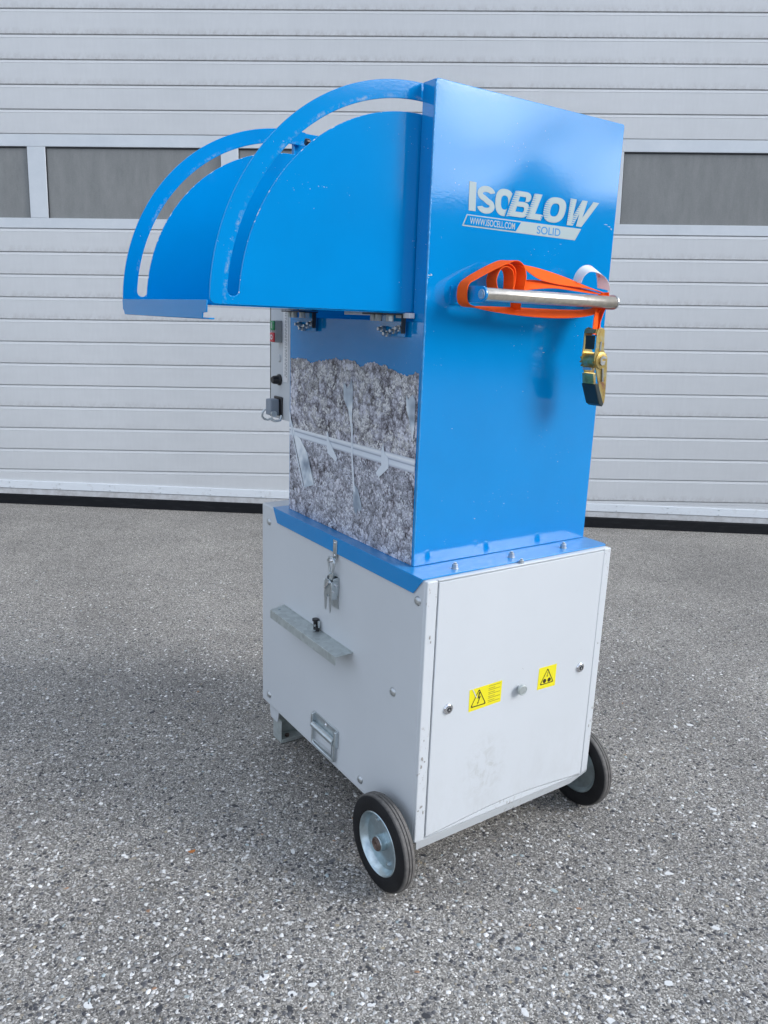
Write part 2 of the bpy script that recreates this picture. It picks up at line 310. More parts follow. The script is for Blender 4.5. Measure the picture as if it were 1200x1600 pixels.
# ------------------------------------------------------------------ mesh helpers
class B:
    def __init__(s): s.b = bmesh.new()
    def quad(s, *pts):
        s.b.faces.new([s.b.verts.new(p) for p in pts]); return s
    def box(s, a, b, mat=None):
        lo = [min(a[i], b[i]) for i in range(3)]; hi = [max(a[i], b[i]) for i in range(3)]
        v = [s.b.verts.new((x, y, z)) for z in (lo[2], hi[2]) for y in (lo[1], hi[1]) for x in (lo[0], hi[0])]
        if mat: 
            for q in v: q.co = mat @ q.co
        for f in ((0, 2, 3, 1), (4, 5, 7, 6), (0, 1, 5, 4), (2, 6, 7, 3), (0, 4, 6, 2), (1, 3, 7, 5)): s.b.faces.new([v[i] for i in f])
        return s
    def prism(s, pts, axis, a, b):
        # pts in the two remaining axes (order x,y,z)
        def P(p, t):
            if axis == 0: return (t, p[0], p[1])
            if axis == 1: return (p[0], t, p[1])
            return (p[0], p[1], t)
        A = [s.b.verts.new(P(p, a)) for p in pts]; Bv = [s.b.verts.new(P(p, b)) for p in pts]
        n = len(pts)
        for F in (A, Bv):
            f = s.b.faces.new(F)
        for i in range(n): s.b.faces.new((A[i], A[(i + 1) % n], Bv[(i + 1) % n], Bv[i]))
        return s
    def cyl(s, p0, p1, r, seg=20, r2=None, rot=0):
        p0, p1 = Vector(p0), Vector(p1); d = (p1 - p0).normalized(); r2 = r if r2 is None else r2
        u = d.orthogonal().normalized()
        if abs(d.z) < .9: u = d.cross(Vector((0, 0, 1))).normalized()
        v = d.cross(u)
        A, Bv = [], []
        for i in range(seg):
            t = 2 * PI * i / seg + rot; o = u * math.cos(t) + v * math.sin(t)
            A.append(s.b.verts.new(p0 + o * r)); Bv.append(s.b.verts.new(p1 + o * r2))
        s.b.faces.new(A); s.b.faces.new(Bv)
        for i in range(seg): s.b.faces.new((A[i], A[(i + 1) % seg], Bv[(i + 1) % seg], Bv[i]))
        return s
    def lathe(s, prof, origin, d, seg=48, close=False):
        # prof: (radius, distance along d)
        o = Vector(origin); d = Vector(d).normalized()
        u = d.cross(Vector((0, 0, 1))) if abs(d.z) < .9 else Vector((1, 0, 0)); u.normalize(); v = d.cross(u)
        rings = []
        for r, h in prof:
            if r < 1e-6: rings.append([s.b.verts.new(o + d * h)])
            else: rings.append([s.b.verts.new(o + d * h + (u * math.cos(2 * PI * i / seg) + v * math.sin(2 * PI * i / seg)) * r) for i in range(seg)])
        pr = list(zip(rings[:-1], rings[1:])) + ([(rings[-1], rings[0])] if close else [])
        for a, b in pr:
            for i in range(seg):
                j = (i + 1) % seg
                if len(a) == 1: s.b.faces.new((a[0], b[i], b[j]))
                elif len(b) == 1: s.b.faces.new((a[i], a[j], b[0]))
                else: s.b.faces.new((a[i], a[j], b[j], b[i]))
        return s
    def tube(s, path, r, seg=10, radii=None):
        pts = [Vector(p) for p in path]; rings = []; up = None
        for i, p in enumerate(pts):
            t = (pts[min(i + 1, len(pts) - 1)] - pts[max(i - 1, 0)]).normalized()
            up = t.orthogonal().normalized() if up is None else (up - t * up.dot(t)).normalized()
            v = t.cross(up); rr = radii[i] if radii else r
            rings.append([s.b.verts.new(p + (up * math.cos(2 * PI * k / seg) + v * math.sin(2 * PI * k / seg)) * rr) for k in range(seg)])
        for a, b in zip(rings[:-1], rings[1:]):
            for k in range(seg): s.b.faces.new((a[k], a[(k + 1) % seg], b[(k + 1) % seg], b[k]))
        s.b.faces.new(rings[0]); s.b.faces.new(rings[-1]); return s
    def ribbon(s, path, wid, th=.0016, sub=6):
        # path: centre points, wid: half-width vectors
        P = [Vector(p) for p in path]; W = [Vector(q) for q in wid]
        def cm(A, i, t):
            a, b, c, d = A[max(i - 1, 0)], A[i], A[i + 1], A[min(i + 2, len(A) - 1)]
            return .5 * ((2 * b) + (c - a) * t + (2 * a - 5 * b + 4 * c - d) * t * t + (3 * b - a - 3 * c + d) * t ** 3)
        pp, ww = [], []
        for i in range(len(P) - 1):
            for k in range(sub): pp.append(cm(P, i, k / sub)); ww.append(cm(W, i, k / sub))
        pp.append(P[-1]); ww.append(W[-1]); rows = []
        for i, (q, h) in enumerate(zip(pp, ww)):
            t = (pp[min(i + 1, len(pp) - 1)] - pp[max(i - 1, 0)]).normalized(); n = t.cross(h).normalized() * th * .5
            rows.append([s.b.verts.new(x) for x in (q - h - n, q + h - n, q + h + n, q - h + n)])
        for a, b in zip(rows[:-1], rows[1:]):
            for k in range(4): s.b.faces.new((a[k], a[(k + 1) % 4], b[(k + 1) % 4], b[k]))
        s.b.faces.new(rows[0]); s.b.faces.new(rows[-1]); return s
    def build(s, name, mat, parent=None, bevel=0, seg=2, angle=35, weld=False):
        if weld: bmesh.ops.remove_doubles(s.b, verts=s.b.verts, dist=1e-5)
        bmesh.ops.recalc_face_normals(s.b, faces=s.b.faces)
        for f in s.b.faces: f.smooth = True
        for e in s.b.edges:
            if len(e.link_faces) == 2 and e.calc_face_angle(0) > R(angle): e.smooth = False
            elif len(e.link_faces) != 2: e.smooth = False
        me = bpy.data.meshes.new(name); s.b.to_mesh(me); s.b.free()
        me.materials.append(mat)
        o = bpy.data.objects.new(name, me); C.objects.link(o)
        if parent: o.parent = parent
        if bevel:
            md = o.modifiers.new('bevel', 'BEVEL'); md.width = bevel; md.segments = seg; md.limit_method = 'ANGLE'; md.angle_limit = R(40); md.harden_normals = False
        return o
def empty(name, label=None, cat=None, parent=None):
    o = bpy.data.objects.new(name, None); C.objects.link(o); o.empty_display_size = .1
    if label: o['label'] = label
    if cat: o['category'] = cat
    if parent: o.parent = parent
    return o
def struct(o): o['kind'] = 'structure'; return o
def dupe(o, parent=None, **kw):
    c = o.copy(); C.objects.link(c); c.parent = parent or o.parent
    for k, v in kw.items(): setattr(c, k, v)
    return c

# ================================================================== GROUND
bm = B(); bm.quad((-70, -70, 0), (70, -70, 0), (70, 70, 0), (-70, 70, 0))
ground = struct(bm.build('ground', m_asphalt))
ground.scale = (1, 1, 1)

# ================================================================== GARAGE DOOR (leans and tilts slightly against the sloping pavement)
# local frame: x along the door, z up the door, y away from the viewer
hx = Vector((0.99973283, -0.00010453, 0.02311406)); vz = Vector((-0.02304049, 0.07534223, 0.99689151)); vz -= hx * vz.dot(hx); vz.normalize(); ny = vz.cross(hx)
DY = 3.6852731
door_root = empty('garage_door', 'wide silver grey sectional garage door of horizontal slats with a row of dull windows behind the machine', 'garage door')
door_root.matrix_world = Matrix(((hx.x, ny.x, vz.x, 0), (hx.y, ny.y, vz.y, DY), (hx.z, ny.z, vz.z, 0), (0, 0, 0, 1)))
DX0, DX1 = -3.83, 3.90
joints = [0.160, 0.308, 0.452, 0.599, 0.746, 0.892, 1.0395, 1.186, 1.334, 1.480, 1.629, 1.774, 1.924]
upper = [2.517, 2.667, 2.817, 2.967, 3.117, 3.268, 3.418, 3.568, 3.718, 3.868]
def slat(z0, z1, last=False):
    h = z1 - z0
    prof = [(.0, .003), (.0, h - .0235), (.0018, h - .0227), (.0018, h - .0214), (.0, h - .0207), (.0042, h - .0040), (.010, h - .0030), (.010, h), (.03, h), (.03, -.001), (.010, -.001), (.010, .0002), (.002, .0006)]
    bm = B(); bm.prism(prof, 0, DX0, DX1)
    o = bm.build('door_slat', m_slat, door_root, angle=12); o.location = (0, 0, z0); return o
def ground_at(x, off): return off + 0.0145 - 0.02248 * (x + .17)   # height of a line that stays parallel to the pavement
for a, b in zip(joints[:-1], joints[1:]): slat(a, b)
for a, b in zip(upper[:-1], upper[1:]): slat(a, b)
# lowest slat is cut to the slope of the pavement
bm = B(); zl0, zl1 = ground_at(DX0, .14), ground_at(DX1, .14)
v = [bm.b.verts.new(q) for q in ((DX0, 0, zl0), (DX1, 0, zl1), (DX1, 0, .1375), (3.9, 0, .1375), (DX0, 0, .1375))]
bm.b.faces.new((v[0], v[1], v[2], v[4])); bmesh.ops.delete(bm.b, geom=[v[3]], context='VERTS')
# right half only below the first joint: build it as a wedge with thickness
bm.b.clear()
xs = [-3.0, 3.90]
xa = -.17 + (0.0145 + .145 - .1375) / .02248   # where the rail top reaches the joint strip
bm.prism([(xa, .1375), (DX1, .1375), (DX1, ground_at(DX1, .12)), (xa, .12)], 1, .0, .03)
bm.prism([(xa, .1555), (DX1, .1555), (DX1, .1385), (xa, .1385)], 1, .004, .03)
bm.build('door_slat', m_slat, door_root, angle=12)
# bottom rail, grey lip and rubber seal follow the pavement
def strip(name, o0, o1, y0, y1, mat, bev=.002):
    bm = B()
    A = [(DX0, y, ground_at(DX0, o)) for y, o in ((y0, o0), (y1, o0), (y1, o1), (y0, o1))]
    Bq = [(DX1, y, ground_at(DX1, o)) for y, o in ((y0, o0), (y1, o0), (y1, o1), (y0, o1))]
    a = [bm.b.verts.new(q) for q in A]; b = [bm.b.verts.new(q) for q in Bq]
    bm.b.faces.new(a); bm.b.faces.new(b)
    for i in range(4): bm.b.faces.new((a[i], a[(i + 1) % 4], b[(i + 1) % 4], b[i]))
    return bm.build(name, mat, door_root, bevel=bev)
strip('bottom_rail', .102, .156, -.012, .028, m_rail)
strip('bottom_rail_lip', .060, .1005, -.007, .028, m_lip)
strip('rubber_seal', -.03, .0585, -.016, .026, m_seal, .006)
bm = B(); bm.cyl((0, -.0005, 0), (0, -.0035, 0), .0042, 10); scr = bm.build('screw', m_bolt, door_root)
first = True
for k in range(-3, 20):
    for off in (.143, .110):
        x = -2.7792 + .3535 * k + random.uniform(-.002, .002)
        if x > DX1 - .05 or x < DX0 + .05: continue
        o = scr if first else dupe(scr); first = False
        o.location = (x, -.0115, ground_at(x, off))
# window section
zb0, zb1, zt0, zt1 = 1.926, 1.9905, 2.4385, 2.515
bm = B(); bm.box((DX0, .001, zb0), (DX1, .03, zb1)); bm.build('window_rail', m_frame, door_root, bevel=.002)
bm = B(); bm.box((DX0, .001, zt0), (DX1, .03, zt1)); bm.build('window_rail', m_frame, door_root, bevel=.002)
mull = [(-3.83, -3.69), (-2.532, -2.412), (-1.254, -1.1385), (.0, .118), (1.252, 1.3685), (2.52, 2.64), (3.76, 3.9)]
for a, b in mull:
    bm = B(); bm.box((a, .0012, zb1 + .0005), (b, .03, zt0 - .0005)); bm.build('window_mullion', m_frame, door_root, bevel=.002)
for (a, b), (c, d) in zip(mull[:-1], mull[1:]):
    x0, x1 = b, c
    bm = B(); g = .006
    bm.box((x0 + .0004, .006, zt0 - .0005 - g), (x1 - .0004, .034, zt0 - .0008)); bm.box((x0 + .0004, .006, zb1 + .0008), (x0 + .004, .034, zt0 - g - .001)); bm.box((x1 - .003, .006, zb1 + .0008), (x1 - .0004, .034, zt0 - g - .001))
    bm.build('pane_shadow_line', m_paneshadow, door_root)  # shadow line of the inset pane, put in as black strips
    bm = B(); bm.box((x0 + .0045, .016, zb1 + .0005), (x1 - .0035, .022, zt0 - g - .001)); bm.build('window_pane', m_pane, door_root)
# building around the door (outside the picture)
wall = empty('warehouse_front', 'pale rendered warehouse front in which the garage door is set', 'warehouse')
wall.location = (0, DY, 0); wall.rotation_euler = (0, 0, 0)
bm = B(); bm.box((-9, .12, -.2), (DX0 - .12, .6, 6.5)); bm.box((DX1 + .12, .12, -.2), (9, .6, 6.5)); bm.box((DX0 - .12, .12 + .2, 4.05), (DX1 + .12, .6 + .2, 6.5)); bm.build('wall', m_wall, wall)

# ================================================================== BUILDING OPPOSITE (seen only mirrored in the glossy paint)
def house():
    t = empty('timber_house', 'long dark timber clad house with a small gable standing far across the yard', 'house')
    t.location = (26, -5.0, 0); t.rotation_euler = (0, 0, R(-101))
    # local x along facade, y away
    bm = B(); bm.box((-14, 0, -.1), (18, 9, 5.4)); bm.build('wall', m_darkwall, t)
    bm = B(); bm.prism([(-.5, 5.4), (9.5, 5.4), (4.5, 5.75)], 0, -14.4, 18.4); bm.build('roof', m_roof, t)
    bm = B(); bm.prism([(-1.6, 5.45), (1.6, 5.45), (0, 6.75)], 1, -.3, 6); bm.build('gable', m_roof, t)
    for k in range(-5, 7):
        for z in (.9, 3.3):
            bm = B(); bm.box((k * 2.4 + .6, -.03, z), (k * 2.4 + 1.8, .05, z + 1.3)); o = bm.build('window', m_glassdark, t)
house()
t = empty('farm_barn', 'tall dark barn standing left of the long timber house across the yard', 'barn')
t.location = (23.4, -8.3, 0); t.rotation_euler = (0, 0, R(-115))
B().box((0, 0, -.1), (22, 12, 8.3)).build('wall', m_darkwall, t)
bm = B(); bm.prism([(-.5, 8.3), (12.5, 8.3), (6, 9.0)], 0, -.4, 22.4); bm.build('roof', m_roof, t)
for k in range(7): B().box((k * 3 + 1.2, -.03, 4.2), (k * 3 + 2.6, .05, 5.9)).build('window', m_glassdark, t)

# ================================================================== THE MACHINE (local: x along the door side, y along the print side)
mc = empty('insulation_blowing_machine', 'tall blue and light grey insulation blowing machine on two wheels with open loading flap', 'machine')
mc.rotation_euler = (0, 0, R(35.03))
W, D, ZB, ZT = .600, .8406, .1457, .800
TX0, TX1, TY0, TY1, TZ = .0294, .595, .0929, .7191, 1.8263

# --- grey lower body
bm = B(); bm.box((.0, .004, ZB), (W, D, ZT)); bm.build('lower_body', m_body, mc, bevel=.006, seg=3)
# door side: folded frame strips and the door plate in front of the body
bm = B()
bm.box((.001, -.0005, ZB - .0035), (.0312, .006, ZT)); bm.build('corner_strip', m_corner, mc, bevel=.005, seg=3)
bm = B(); bm.box((.5735, -.0005, ZB + .0005), (.5995, .006, ZT - .0005)); bm.build('corner_strip', m_corner, mc, bevel=.003)
bm = B(); bm.box((.0318, -.0003, .7962), (.573, .006, ZT + .0005)); bm.build('top_strip', m_body, mc, bevel=.0015)
N = 24; x0, x1 = .0338, .5712
bot = [(x0 + (x1 - x0) * i / N, .1492 + .0165 * math.sin(PI * i / N) ** 1.3 * (1 if i < N else 0)) for i in range(N + 1)]
bm = B(); bm.prism(bot + [(x1, .7942), (x0, .7942)], 1, -.0018, .0035); bm.build('access_door', m_door, mc, bevel=.0012)
bm = B(); bm.prism([(.0318, .1462)] + [(.5728, .1462)] + [(x, z - .0034) for x, z in reversed(bot)], 1, -.0004, .0045); bm.build('bottom_strip', m_corner, mc, bevel=.0008)
# folded lip underneath
bm = B(); a = [(.008, .0005, .1425), (.598, .0005, .1452), (.548, .012, .1165), (.018, .012, .110)]
v = [bm.b.verts.new(q) for q in a]; v2 = [bm.b.verts.new((q[0], q[1] + .004, q[2] + .0015)) for q in a]
bm.b.faces.new(v); bm.b.faces.new(v2)
for i in range(4): bm.b.faces.new((v[i], v[(i + 1) % 4], v2[(i + 1) % 4], v2[i]))
bm.build('folded_lip', m_corner, mc)
bm = B(); bm.box((.03, .03, .122), (.57, .80, .1452)); bm.build('base_tray', m_body, mc, bevel=.002)
# door fittings
def lock(x, z):
    bm = B(); bm.lathe([(0.0001, -.0055), (.0085, -.0055), (.0125, -.0040), (.0142, -.0005), (.0142, .0)], (x, -.0018, z), (0, 1, 0), 28); o = bm.build('cam_lock', m_chrome, mc, angle=60)
    bm = B(); bm.cyl((x, -.0071, z), (x, -.0078, z), .0062, 20); bm.build('lock_core', m_darkmetal, o)
    bm = B(); bm.prism([(x - .0035, z - .0030), (x + .0035, z - .0030), (x, z + .0035)], 1, -.0083, -.0078); bm.build('lock_pin', m_chrome, o)
lock(.0792, .4766); lock(.5229, .4798)
bm = B(); bm.cyl((.3051, -.001, .4735), (.3051, -.0095, .4735), .0075, 20); o = bm.build('knob', m_bolt, mc)
bm = B(); bm.lathe([(.0001, -.0175), (.0105, -.0175), (.0112, -.0183), (.0132, -.0175), (.0135, -.0160), (.0135, -.0110), (.011, -.0095), (.0001, -.0095)], (.3051, 0, .4735), (0, 1, 0), 26); bm.build('knob_head', m_galv, o)
# --- bolts on the print side
bolt0 = None
def round_bolt(y, z, par=mc, x=0.0, r=.0115):
    global bolt0
    if bolt0 is None:
        bm = B(); bm.lathe([(.0001, -.0062), (.004, -.0060), (.0075, -.0048), (.0103, -.0022), (.0115, -.0006), (.0115, .0004)], (0, 0, 0), (1, 0, 0), 24); bolt0 = bm.build('carriage_bolt', m_bolt, par, angle=60); o = bolt0
    else: o = dupe(bolt0, par)
    o.location = (x, y, z); o.scale = (1, r / .0115, r / .0115); return o
for y, z in ((.789, .7512), (.7876, .1824), (.111, .4897), (.2416, .1806), (.0299, .7473)): round_bolt(y, z)
# --- blue flange
bm = B(); bm.prism([(-.0042, .0125), (.596, .0165), (.603, .028), (.603, .757), (-.0042, .757)], 2, ZT + .0004, ZT + .0040); bm.build('flange', m_flange, mc, bevel=.001)
bm = B(); bm.prism([(.7526, .8039), (.0140, .8039), (.0146, .797), (.045, .7613), (.7289, .7613), (.7526, .797)], 0, -.0045, -.0008); bm.build('flange_lip', m_blue, mc, bevel=.001)
def hexbolt(x, y, z, r=.0075, h=.011):
    bm = B(); bm.cyl((x, y, z), (x, y, z + .0015), r * 1.25, 20); o = bm.build('washer', m_bolt, mc)
    bm = B(); bm.cyl((x, y, z + .0015), (x, y, z + h), r, 6, rot=.4); bm.cyl((x, y, z + h), (x, y, z + h + .004), r * .55, 12); o2 = bm.build('hex_bolt', m_bolt, o, bevel=.0005)
hexbolt(.1093, .040, ZT + .004); hexbolt(.290, .046, ZT + .004); hexbolt(.469, .046, ZT + .004); hexbolt(.288, .0085, ZT + .0005, .006, .007)
# --- tower
def rr_poly(x0, z0, x1, z1, rt=.006):
    pts = [(x0, z0), (x1, z0)]
    for k in range(5): t = PI / 2 * k / 4; pts.append((x1 - rt + rt * math.cos(t), z1 - rt + rt * math.sin(t)))
    for k in range(5): t = PI / 2 + PI / 2 * k / 4; pts.append((x0 + rt + rt * math.cos(t), z1 - rt + rt * math.sin(t)))
    return pts
ZF = ZT + .0042
bm = B(); bm.prism(rr_poly(TX0, ZF, TX1, TZ), 1, TY0, TY0 + .004); bm.build('side_panel', m_blue, mc, bevel=.0018, seg=3)
bm = B(); bm.prism(rr_poly(TX0, ZF, TX1, TZ), 1, TY1 - .004, TY1); bm.build('side_panel', m_blue, mc, bevel=.0015)
bm = B(); bm.box((TX0 + .0004, TY0 + .0042, ZF), (TX0 + .0034, TY1 - .0042, 1.352)); bm.build('front_panel', m_blue, mc)
bm = B(); bm.box((TX0 + .0004, TY0 + .0042, 1.3522), (TX0 + .0034, .1370, TZ - .001)); bm.build('front_frame', m_blue, mc, bevel=.0008)
bm = B(); bm.box((TX0 + .0004, .7060, 1.3522), (TX0 + .0034, TY1 - .0042, TZ - .001)); bm.build('front_frame', m_blue, mc, bevel=.0008)
bm = B(); bm.box((TX1 - .0034, TY0 + .0042, ZF), (TX1 - .0004, TY1 - .0042, TZ - .001)); bm.build('back_panel', m_blue, mc)
bm = B(); bm.box((.30, TY0 + .0042, TZ - .0045), (TX1 - .0036, TY1 - .0042, TZ - .0015)); bm.build('top_panel', m_blue, mc)
# weld bead down the near corner
path, rad = [], []
z = ZF + .002
while z < TZ - .006:
    path.append((TX0 + .0004, TY0 + .0005, z)); rad.append(.0020 + random.uniform(-.0004, .0008)); z += .0042
bm = B(); bm.tube(path, .002, 7, rad); bm.build('weld_bead', m_weld, mc, angle=80)
# --- printed picture and its shaft and paddles
top = [(.7143, 1.2381), (.681, 1.2418), (.6237, 1.2419), (.5957, 1.2339), (.5554, 1.2413), (.4909, 1.25), (.466, 1.2546), (.4413, 1.25), (.4058, 1.2567), (.3707, 1.2514), (.3418, 1.2401), (.3148, 1.252), (.288, 1.2552), (.2613, 1.2499), (.2358, 1.253), (.2199, 1.2429), (.2001, 1.2443), (.1799, 1.2362), (.151, 1.2344), (.1235, 1.2405), (.1194, 1.2474), (.1053, 1.2419)]
jag = []
for (a, b), (c, d) in zip(top[:-1], top[1:]):
    n = max(2, int(abs(a - c) / .004))
    for i in range(n):
        t = i / n; jag.append((a + (c - a) * t, b + (d - b) * t + random.uniform(-.0022, .0026)))
jag.append(top[-1])
poly = [(.1020, ZF + .001), (.7155, ZF + .001)] + jag
bm = B(); bm.prism(poly, 0, TX0 - .0004, TX0 + .0003); pr = bm.build('printed_picture', m_fluff, mc, angle=80)
def print_fluff():
    rng = np.random.RandomState(11)
    tops = np.array(top)
    def z_top(y): return np.interp(y, tops[::-1, 0], tops[::-1, 1])
    clumps = []
    y0_, y1_ = .104, .7135
    def noise2(y, z): return .5 + .25 * math.sin(y * 41 + 1.3 * math.sin(z * 37)) + .25 * math.sin(z * 53 + 2.1 * math.sin(y * 29 + 1))
    for k in range(430):
        y = rng.uniform(y0_, y1_); z = rng.uniform(ZF, 1.255); low = z < 1.045
        clumps.append((y, z, rng.uniform(.012, .030) if low else rng.uniform(.008, .020), rng.uniform(.55, 1.0) * (.78 + .3 * noise2(y, z))))
    F = []
    for ci, (cy, cz, cr_, cb) in enumerate(clumps):
        n = int((cr_ / .0040) ** 2 * 1.5)
        for k in range(n):
            t = rng.uniform(0, 6.283); q = math.sqrt(rng.uniform(0, 1)); y = cy + cr_ * q * math.cos(t); z = cz + cr_ * q * math.sin(t) * .9
            r_ = rng.uniform(.0017, .0044)
            if y < y0_ + r_ or y > y1_ - r_ or z < ZF + .002 + r_ or z > z_top(y) - r_ * .3: continue
            b_ = 1.5 * cb * (1.0 - .74 * q ** 2.6) * rng.uniform(.72, 1.18) * (1 + .18 * math.sin(t))
            F.append((y, z, r_, b_, ci + .6 * (1 - q) * 12 + rng.uniform(0, 3)))
    F.sort(key=lambda f: f[4]); N = len(F); n = 9
    V = np.zeros((N, n + 1, 3)); Cc = np.ones((N, n + 1, 4))
    for i, (y, z, r_, b_, o_) in enumerate(F):
        x_ = TX0 - .00045 - .00075 * i / N
        ang = (np.arange(n) + rng.uniform(-.3, .3, n)) * 2 * PI / n; rr_ = r_ * rng.uniform(.6, 1.25, n)
        V[i, 0] = (x_ - .00002, y + r_ * .2, z + r_ * .25); V[i, 1:, 0] = x_; V[i, 1:, 1] = y + rr_ * np.cos(ang); V[i, 1:, 2] = z + rr_ * np.sin(ang)
        low = max(0, min(1, (1.055 - z) / .03)); topd = max(0, min(1, (z - (z_top(y) - .022)) / .022))
        base = np.array([.97, .955, .97]) * (1 - low) + np.array([.76, .78, .89]) * low
        base = base * (1 - .45 * topd) * max(.05, min(1.05, b_))
        Cc[i, 0, :3] = np.clip(base * 1.15, 0, .95); edge = base * rng.uniform(.35, .88, (n, 1)); Cc[i, 1:, :3] = edge
    faces = np.zeros((N, n, 3), int); k = np.arange(n); faces[:, :, 0] = 0; faces[:, :, 1] = 1 + k; faces[:, :, 2] = 1 + (k + 1) % n
    faces += (np.arange(N) * (n + 1))[:, None, None]
    me = bpy.data.meshes.new('printed_fluff'); me.vertices.add(N * (n + 1)); me.vertices.foreach_set('co', V.ravel())
    me.loops.add(N * n * 3); me.loops.foreach_set('vertex_index', faces.ravel().astype(np.int32)); me.polygons.add(N * n); me.polygons.foreach_set('loop_start', (np.arange(N * n) * 3).astype(np.int32))
    me.update(calc_edges=True)
    at = me.color_attributes.new('tint', 'FLOAT_COLOR', 'POINT'); at.data.foreach_set('color', Cc.ravel()); me.materials.append(m_fluffs)
    o = bpy.data.objects.new('printed_fluff', me); C.objects.link(o); o.parent = pr; o['kind'] = 'stuff'
print_fluff()
def decal(name, pts, mat, par, off, axis=0, base=TX0):
    bm = B(); bm.prism(pts, axis, base - off - .0004, base - off); return bm.build(name, mat, par, angle=80)
decal('printed_shaft', [(.7153, 1.0230), (.7153, 1.0470), (.1030, 1.0543), (.1030, 1.0212)], m_shaft, pr, .0016)
for pts in ([(.7143, 1.085), (.6803, 1.030), (.647, 1.0215), (.6064, .9882), (.5651, .9059), (.6181, .8874), (.700, 1.050)],
            [(.4195, 1.1951), (.4110, 1.1950), (.4022, 1.1829), (.3900, 1.193), (.3825, 1.2098), (.3770, 1.197), (.3730, 1.1856), (.3735, 1.150), (.3765, 1.0815), (.3850, 1.106), (.3938, 1.1318), (.4177, 1.1569)],
            [(.147, 1.1926), (.138, 1.183), (.1224, 1.1964), (.1098, 1.1828), (.1101, 1.1285), (.115, 1.09), (.1295, 1.137), (.143, 1.16)],
            [(.3558, .9468), (.3398, .9403), (.3250, .915), (.3157, .8917), (.3308, .882), (.3365, .889), (.342, .8714), (.3500, .876), (.3579, .892), (.360, .92)]):
    decal('printed_paddle', pts, m_paddle, pr, .0022)
for pts in ([(.3775, 1.10), (.3700, 1.10), (.3660, 1.02), (.3510, .93), (.3590, .93), (.3730, 1.02)],
            [(.4985, 1.0647), (.4920, 1.060), (.4858, 1.0402), (.4427, 1.0014), (.4477, .990), (.4927, 1.0061), (.4985, 1.03)],
            [(.231, 1.0719), (.2252, 1.0504), (.206, 1.0376), (.2049, 1.0156), (.2456, .9860), (.2586, .9953), (.236, 1.0178), (.2376, 1.05)],
            [(.7140, 1.095), (.7090, 1.085), (.6900, 1.02), (.6240, .8874), (.6320, .8894), (.7000, 1.03), (.7140, 1.07)]):
    decal('printed_edge', pts, m_paddle_edge, pr, .0027)
# --- loading flap with two slotted quarter-round cheeks
HX, HZ, RO, R1, R2 = .0294, 1.3625, .463, .405, .4288
def cheek(y0, y1, name='flap_cheek'):
    pts = []
    P = lambda r, a: (HX - r * math.cos(a), HZ + r * math.sin(a))
    bx = HX - RO
    pts += [(HX + .012, 1.3715), (bx + .014, 1.3715)]
    for k in range(1, 5): t = PI / 2 * k / 5; pts.append((bx + .014 - .014 * math.sin(t), 1.3715 + .014 - .014 * math.cos(t)))
    a0 = math.asin(.030 / RO)
    for k in range(61): pts.append(P(RO, a0 + (R(94) - a0) * k / 60))
    ae = math.asin((1.400 - HZ) / R2)
    for k in range(61): pts.append(P(R2, R(94) + (ae - R(94)) * k / 60))
    c = P((R1 + R2) / 2, ae); hr = (R2 - R1) / 2
    for k in range(1, 10): t = PI + PI * k / 10; pts.append((c[0] + hr * math.cos(t), c[1] + hr * math.sin(t)))
    for k in range(61): pts.append(P(R1, ae + (R(92) - ae) * k / 60))
    pts.append((HX + .012, HZ + .38))
    bm = B(); bm.prism(pts, 1, y0, y1); o = bm.build(name, m_cheek, mc, bevel=.0009, seg=2); return o
cheek(.1412, .1442); cheek(.7002, .7032)
bm = B(); bm.box((HX - RO + .006, .1445, 1.3690), (HX + .004, .6999, 1.3718)); bm.build('flap_plate', m_blue, mc)
bm = B(); bm.prism([(.6875, 1.3795), (.1435, 1.3785), (.1450, 1.3560), (.1650, 1.3545), (.1680, 1.3440), (.6730, 1.3440), (.6790, 1.3530), (.6860, 1.3560)], 0, -.4385, -.4355); bm.build('flap_lip', m_blue, mc, bevel=.0008)
bm = B(); bm.box((-.4354, .140, 1.3432), (-.424, .668, 1.3462)); bm.build('flap_return', m_blue, mc, bevel=.0006)
for a_, b_ in (((.012, .126, 1.3590), (.026, .178, 1.3700)), ((.012, .250, 1.3630), (.024, .40, 1.3690))): B().box(a_, b_).build('white_flap_seal', m_rubberwhite, mc, bevel=.001)
bm = B(); bm.cyl((.024, .632, 1.787), (.036, .632, 1.787), .0085, 20); bm.build('stop_knob', m_black, mc, bevel=.002)
# switch brackets and bolts under the flap
def hinge(yc):
    bm = B(); bm.box((-.030, yc - .050, 1.3650), (.026, yc + .050, 1.3680)); o = bm.build('hinge_bracket', m_darkmetal, mc)
    B().box((.020, yc - .048, 1.318), (.0235, yc + .044, 1.3648)).build('hinge_leaf', m_blue, o, bevel=.001)
    B().box((.009, yc - .051, 1.326), (.0195, yc - .048, 1.3648)).build('hinge_cheek', m_darkmetal, o)
    for dy, z, x in ((-.034, 1.352, -.012), (.010, 1.353, -.012), (.030, 1.353, -.012)):
        bm = B(); bm.cyl((x, yc + dy, 1.351), (x, yc + dy, 1.3649), .0085, 6); bm.build('hex_bolt', m_galv, o, bevel=.0006)
    for dy, z in ((-.036, 1.337), (-.016, 1.331), (.010, 1.324), (.032, 1.334)):
        bm = B(); bm.cyl((.010, yc + dy, z), (.0198, yc + dy, z), .0075, 6); bm.cyl((.001, yc + dy, z), (.010, yc + dy, z), .0042, 12); bm.build('hex_bolt', m_bolt, o, bevel=.0005)
hinge(.605); hinge(.200)
